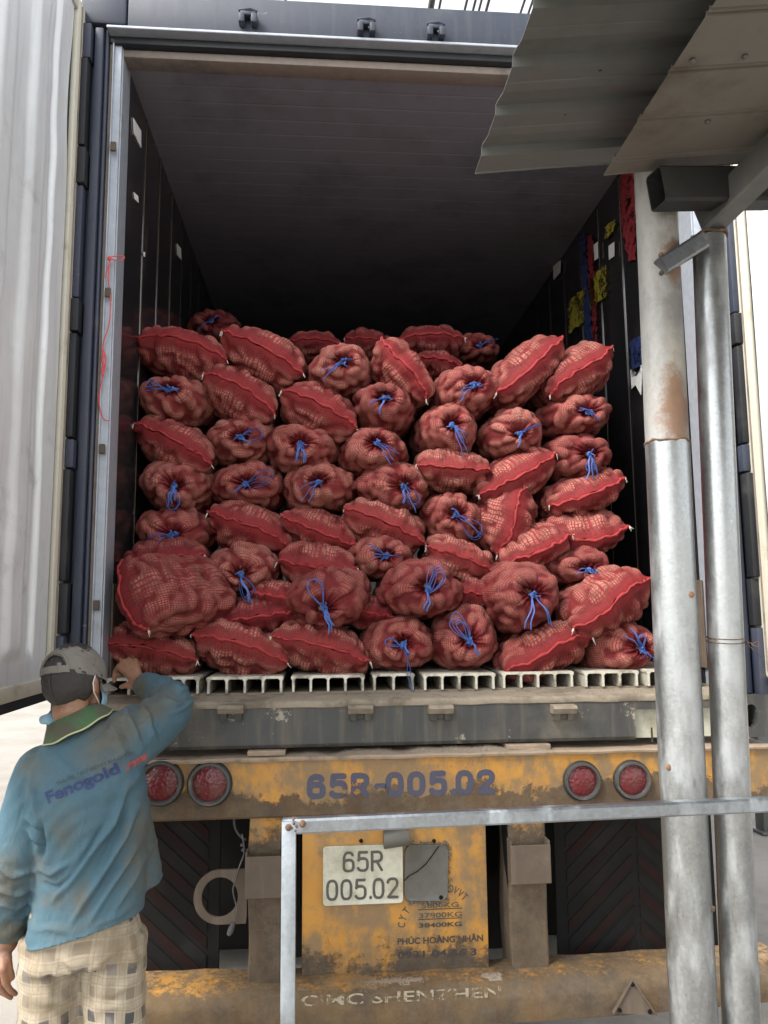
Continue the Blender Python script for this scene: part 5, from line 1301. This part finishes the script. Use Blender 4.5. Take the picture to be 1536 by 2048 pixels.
def plaid():
    s = NT('plaid_cotton'); x = s.xyz(s.n('ShaderNodeUVMap').outputs[0])
    def band(c, per, a, b): f = s.mt('FRACT', s.mt('DIVIDE', c, per)); return s.mt('MULTIPLY', s.mt('GREATER_THAN', f, a), s.mt('LESS_THAN', f, b))
    per = .062; bu, bv = band(x[0], per, .05, .50), band(x[1], per, .05, .52)
    lu = s.mt('MAXIMUM', band(x[0], per, .60, .64), band(x[0], per, .88, .92)); lv = s.mt('MAXIMUM', band(x[1], per, .62, .66), band(x[1], per, .90, .94))
    col = s.mix(s.noise(5, 5), (.40, .345, .255), (.31, .265, .19))
    col = s.mix(s.mt('MULTIPLY', s.mt('MAXIMUM', bu, bv), .45), col, (.23, .195, .15))
    odd = s.mt('GREATER_THAN', s.mt('FRACT', s.mt('DIVIDE', x[1], per*2)), .5)
    sq = s.mix(odd, (.065, .063, .066), (.19, .155, .115)); sq = s.mix(s.rng(s.noise(13, 4), .40, .70, 0, .35), sq, (.42, .37, .30))
    col = s.mix(s.mt('MULTIPLY', bu, bv), col, sq)
    col = s.mix(s.mt('MULTIPLY', s.mt('MAXIMUM', lu, lv), .5), col, (.20, .16, .13))
    col = s.mix(s.rng(s.noise(7, 7, .7), .46, .68, 0, .75), col, (.20, .155, .10))
    return s.out(col, .9, 0, s.bump(s.mt('ADD', s.noise(300, 2), s.mt('MULTIPLY', s.noise(40, 5), .8)), .4, .003), .2)
trs = link('trousers', tm, plaid(), pe, 180)
for (u0, v0, u1, v1) in ((192, 1896, 262, 1900), (196, 1950, 262, 1955)):
    a, b = J(u0, v0, -.60), J(u1, v1, -.60)
for s in (-1, 1):
    kx = LEG[s][3][0]; sn = MB(); sn.box((kx-.045, PYB-.06, .0), (kx+.045, PYB+.19, .022), .01)
    so_ = sn.build('sandal', M_BLACK, pe, 60); MB().tube([(kx-.043, PYB+.08, .02), (kx-.03, PYB+.09, .058), (kx, PYB+.10, .068), (kx+.03, PYB+.09, .058), (kx+.043, PYB+.08, .02)], .012, 8, flat=.5).build('sandal_band', M_BLACK, so_, 60)
# shirt
sh = MB(); sh.loft(torso(TS, 44, 1, 17))
for sp_ in (AL, AR):
    o, r = arm(sp_, 1.); sh.tube(o, r, 24)
    sh.ell(o[0], (r[0],)*3)
sh.loft(torso([(262, 1600, 30, .06, -.42), (276, 1690, 36, .075, -.40), (286, 1768, 38, .085, -.385)], 20, 1, 10))
sm = evaluated(sh.mesh('s'), ('REMESH', dict(mode='VOXEL', voxel_size=.0058)), ('SMOOTH', dict(factor=.5, iterations=6)))
co, no = get_co(sm), get_no(sm)
FB = [([(112, 1795), (150, 1752), (185, 1705), (232, 1640), (255, 1575)], .013, .011), ([(150, 1838), (200, 1760), (250, 1672), (272, 1610)], .012, .010), ([(186, 1838), (236, 1752), (276, 1690)], .010, .010), ([(226, 1830), (262, 1766), (284, 1720)], .008, .009),
      ([(130, 1775), (168, 1722), (212, 1650)], -.009, .009), ([(205, 1720), (240, 1655), (262, 1590)], -.006, .010), ([(75, 1735), (110, 1742), (150, 1715)], .009, .009), ([(82, 1762), (120, 1770), (150, 1745)], -.007, .008), ([(88, 1640), (92, 1680), (84, 1720)], -.012, .010),
      ([(56, 1655), (80, 1672), (92, 1690)], .010, .008), ([(50, 1630), (75, 1642), (92, 1655)], .007, .008), ([(-5, 1725), (30, 1750), (75, 1742)], .009, .010), ([(-5, 1775), (30, 1792), (66, 1782)], .008, .010), ([(0, 1812), (25, 1824), (55, 1815)], .006, .008), ([(10, 1845), (25, 1852), (42, 1846)], .006, .007),
      ([(232, 1420), (262, 1452), (282, 1500)], .009, .009), ([(254, 1412), (284, 1440), (304, 1490)], .008, .008), ([(222, 1440), (248, 1476), (266, 1530)], -.007, .009), ([(60, 1540), (80, 1600), (84, 1640)], .007, .011), ([(100, 1500), (160, 1540), (220, 1560)], .004, .014),
      ([(296, 1408), (330, 1425), (352, 1422)], .007, .008), ([(300, 1384), (332, 1398), (356, 1398)], .007, .007), ([(286, 1366), (306, 1376), (326, 1374)], .005, .006), ([(318, 1440), (340, 1436), (360, 1418)], .006, .008), ([(286, 1350), (290, 1366), (288, 1384)], .005, .005), ([(300, 1350), (306, 1370), (304, 1388)], .005, .006), ([(316, 1350), (322, 1372), (320, 1394)], .005, .006), ([(60, 1860), (110, 1845), (160, 1850)], .005, .012), ([(200, 1838), (240, 1826), (280, 1806)], .004, .010), ([(275, 1610), (290, 1690), (300, 1765)], .010, .012), ([(296, 1640), (310, 1700), (316, 1770)], -.006, .010)]
h = 1.7*fold_field(co, FB, -.58)*np.clip((.45-no[:, 1])/.5, 0, 1)
q = co[:, 0]*.8+co[:, 2]*.62; p_ = -co[:, 0]*.62+co[:, 2]*.8
h += .0022*np.sin(p_*90+2.2*np.sin(q*14)+1.5*np.sin(co[:, 1]*30))*np.clip(np.sin(q*9+1.2*np.sin(p_*17)), 0, 1)+.0014*np.sin(p_*170+3*np.sin(q*21))*np.sin(q*13)
co2 = co+no*h[:, None]
sm.vertices.foreach_set('co', co2.ravel()); sm.update()
# open the hem: drop the closing cap, then give the cloth a thickness
hx = np.array([J(170, 1850), J(60, 1884), J(280, 1816)])
b_ = bmesh.new(); b_.from_mesh(sm)
a0, a1 = J(55, 1888), J(285, 1818); sl_ = (a1[2]-a0[2])/(a1[0]-a0[0])
bmesh.ops.bisect_plane(b_, geom=b_.verts[:]+b_.edges[:]+b_.faces[:], plane_co=Vector(a0), plane_no=Vector((sl_, -.10, -1)).normalized(), clear_outer=True)
b_.to_mesh(sm); b_.free()
dirt = np.zeros(len(sm.vertices)); co = get_co(sm)
for u, v, ru, rv, Y, g_ in ((235, 1465, 55, 50, -.55, 1.), (330, 1395, 45, 30, -.28, .8), (285, 1372, 25, 22, -.13, 1.1), (20, 1765, 45, 60, -.55, .85), (22, 1855, 36, 30, -.5, 1.2), (75, 1540, 45, 40, -.58, .45), (130, 1670, 26, 40, -.6, .6), (165, 1795, 24, 40, -.6, .7), (110, 1800, 50, 24, -.6, .55), (300, 1690, 36, 110, -.45, .75), (195, 1512, 60, 40, -.6, .5), (75, 1740, 40, 35, -.58, .5), (160, 1845, 90, 16, -.6, .3)):
    c = J(u, v, Y); k = float((c-CP)@CF)/FPX; d = np.sqrt(((co[:, 0]-c[0])/(ru*k))**2+((co[:, 2]-c[2])/(rv*k))**2); dirt = np.maximum(dirt, g_*np.clip(1.25-d, 0, 1))
at_ = sm.attributes.new('grime', 'FLOAT', 'POINT'); at_.data.foreach_set('value', dirt.astype(np.float32))
def shirt_material():
    s = NT('worn_blue_cotton'); n = s.noise(9, 8, .7); n2 = s.noise(30, 6, .7)
    f = s.mt('ADD', s.attr('grime'), s.mt('MULTIPLY', s.mt('SUBTRACT', n, .5), 1.5)); f = s.mt('ADD', f, s.mt('MULTIPLY', s.mt('SUBTRACT', n2, .5), .5))
    col = s.mix(s.noise(6, 4), (.052, .104, .138), (.074, .136, .166)); col = s.mix(s.rng(n, .5, .75, 0, .35), col, (.13, .19, .20))
    col = s.mix(s.rng(f, -.12, .95, 0, .96), col, s.mix(n2, (.06, .066, .058), (.135, .13, .105)))
    return s.out(col, .85, 0, s.bump(s.mt('ADD', s.mt('MULTIPLY', s.noise(420, 2), .25), s.noise(16, 5, .6, stretch=(1.6, 1, .7), dist=1.2)), .55, .012), .2)
shirt = link('shirt', evaluated(sm, ('SOLIDIFY', dict(thickness=.002, offset=-1))), shirt_material(), pe, 180)
# print across the back, laid onto the cloth
bv = BVHTree.FromPolygons([Vector(v) for v in co2], [tuple(p.vertices) for p in evaluated(sm).polygons]) if len(co2) == len(sm.vertices) else None
bb = bmesh.new(); bb.from_mesh(sm); bv = BVHTree.FromBMesh(bb)
def on_back(me, dy=.0018):
    b2 = bmesh.new(); b2.from_mesh(me); bmesh.ops.triangulate(b2, faces=b2.faces)
    for _ in range(2):
        lg = [e for e in b2.edges if e.calc_length() > .006]
        if lg: bmesh.ops.subdivide_edges(b2, edges=lg, cuts=1); bmesh.ops.triangulate(b2, faces=[f for f in b2.faces if len(f.verts) > 3])
    b2.to_mesh(me); b2.free()
    for v in me.vertices:
        r = bv.ray_cast(Vector((v.co.x, -1.2, v.co.z)), Vector((0, 1, 0)))
        v.co.y = (r[0].y if r[0] else -.6)-dy
    me.update(); return me
def print_line(s, pts, hpx, mat, bold, nm, arch=0., Y=-.62, shear=0.):
    """lettering that runs from the first to the last point, rising with the shoulder"""
    a, b = J(*pts[0], Y), J(*pts[1], Y); k = float((a-CP)@CF)/FPX; ln = math.hypot(b[0]-a[0], b[2]-a[2]); an = math.atan2(b[2]-a[2], b[0]-a[0])
    me = lettering(s, 0, ln, 0, hpx*k, 0, bold, 0, shear)
    for v in me.vertices:
        t = v.co.x/ln; x, z = v.co.x, v.co.z+arch*4*t*(1-t)
        v.co.x = a[0]+x*math.cos(an)-z*math.sin(an); v.co.z = a[2]+x*math.sin(an)+z*math.cos(an)
    return link(nm, on_back(me), mat, shirt)
M_PRINT_NAVY = ink('print_navy', (.022, .034, .10), .56, .74, 60, .85, .85); M_PRINT_GREY = ink('print_dark', (.04, .05, .06), .58, .74, 60, .9, .85); M_PRINT_RED = ink('print_red', (.32, .06, .06), .44, .60, 50, .8, .85)
print_line('THUỐC TRỪ BỆNH ĐẠO ÔN', ((117, 1572), (262, 1516)), 13, M_PRINT_GREY, .012, 'print_line', .004)
print_line('Fenogold', ((100, 1614), (240, 1556)), 31, M_PRINT_NAVY, .035, 'print_word', .003)
m = lettering('I', 0, 1, 0, 1, 0); a, b = J(245, 1547, -.62), J(279, 1534, -.62)
rp = MB(); hh = 10*2.2/FPX
rp.add([(a[0], 0, a[2]), (b[0], 0, b[2]), (b[0]+.004, 0, b[2]+hh*1.6), (a[0]+.004, 0, a[2]+hh*1.3)], [(0, 1, 2, 3)])
link('print_patch', on_back(rp.mesh('p')), M_PRINT_RED, shirt)
# collar
M_COLLAR = grime('green_collar', (.045, .105, .042), (.075, .07, .05), .38, .64, 14, .85)
M_COLLAR_EDGE = cloth('cream_edge', (.36, .38, .20), (.50, .50, .30), 40)
cc = J(156, 1450); T_ = 25; K = []
for k, (rx, ry_, dz) in enumerate(((.056, .058, .022), (.061, .064, .034), (.069, .073, .032), (.081, .083, .018), (.092, .092, .002), (.098, .096, -.005))):
    row = []
    for t in np.linspace(0, 2*math.pi, 64):
        x, y = rx*math.cos(t), ry_*math.sin(t)-.004; z = dz-.010*max(0, -math.sin(t))*(k > 2)+.002*math.sin(t*7)*(k > 3)
        row.append((cc[0]+x*math.cos(R_(T_))-z*math.sin(R_(T_)), cc[1]+y, cc[2]+x*math.sin(R_(T_))+z*math.cos(R_(T_))))
    K.append(row)
col_ = link('collar', evaluated(MB().grid(K).mesh('c'), ('SOLIDIFY', dict(thickness=.003))), M_COLLAR, shirt, 60)
link('collar_edge', MB().tube(K[-1], .0032, 6, False).mesh('e'), M_COLLAR_EDGE, col_, 180)
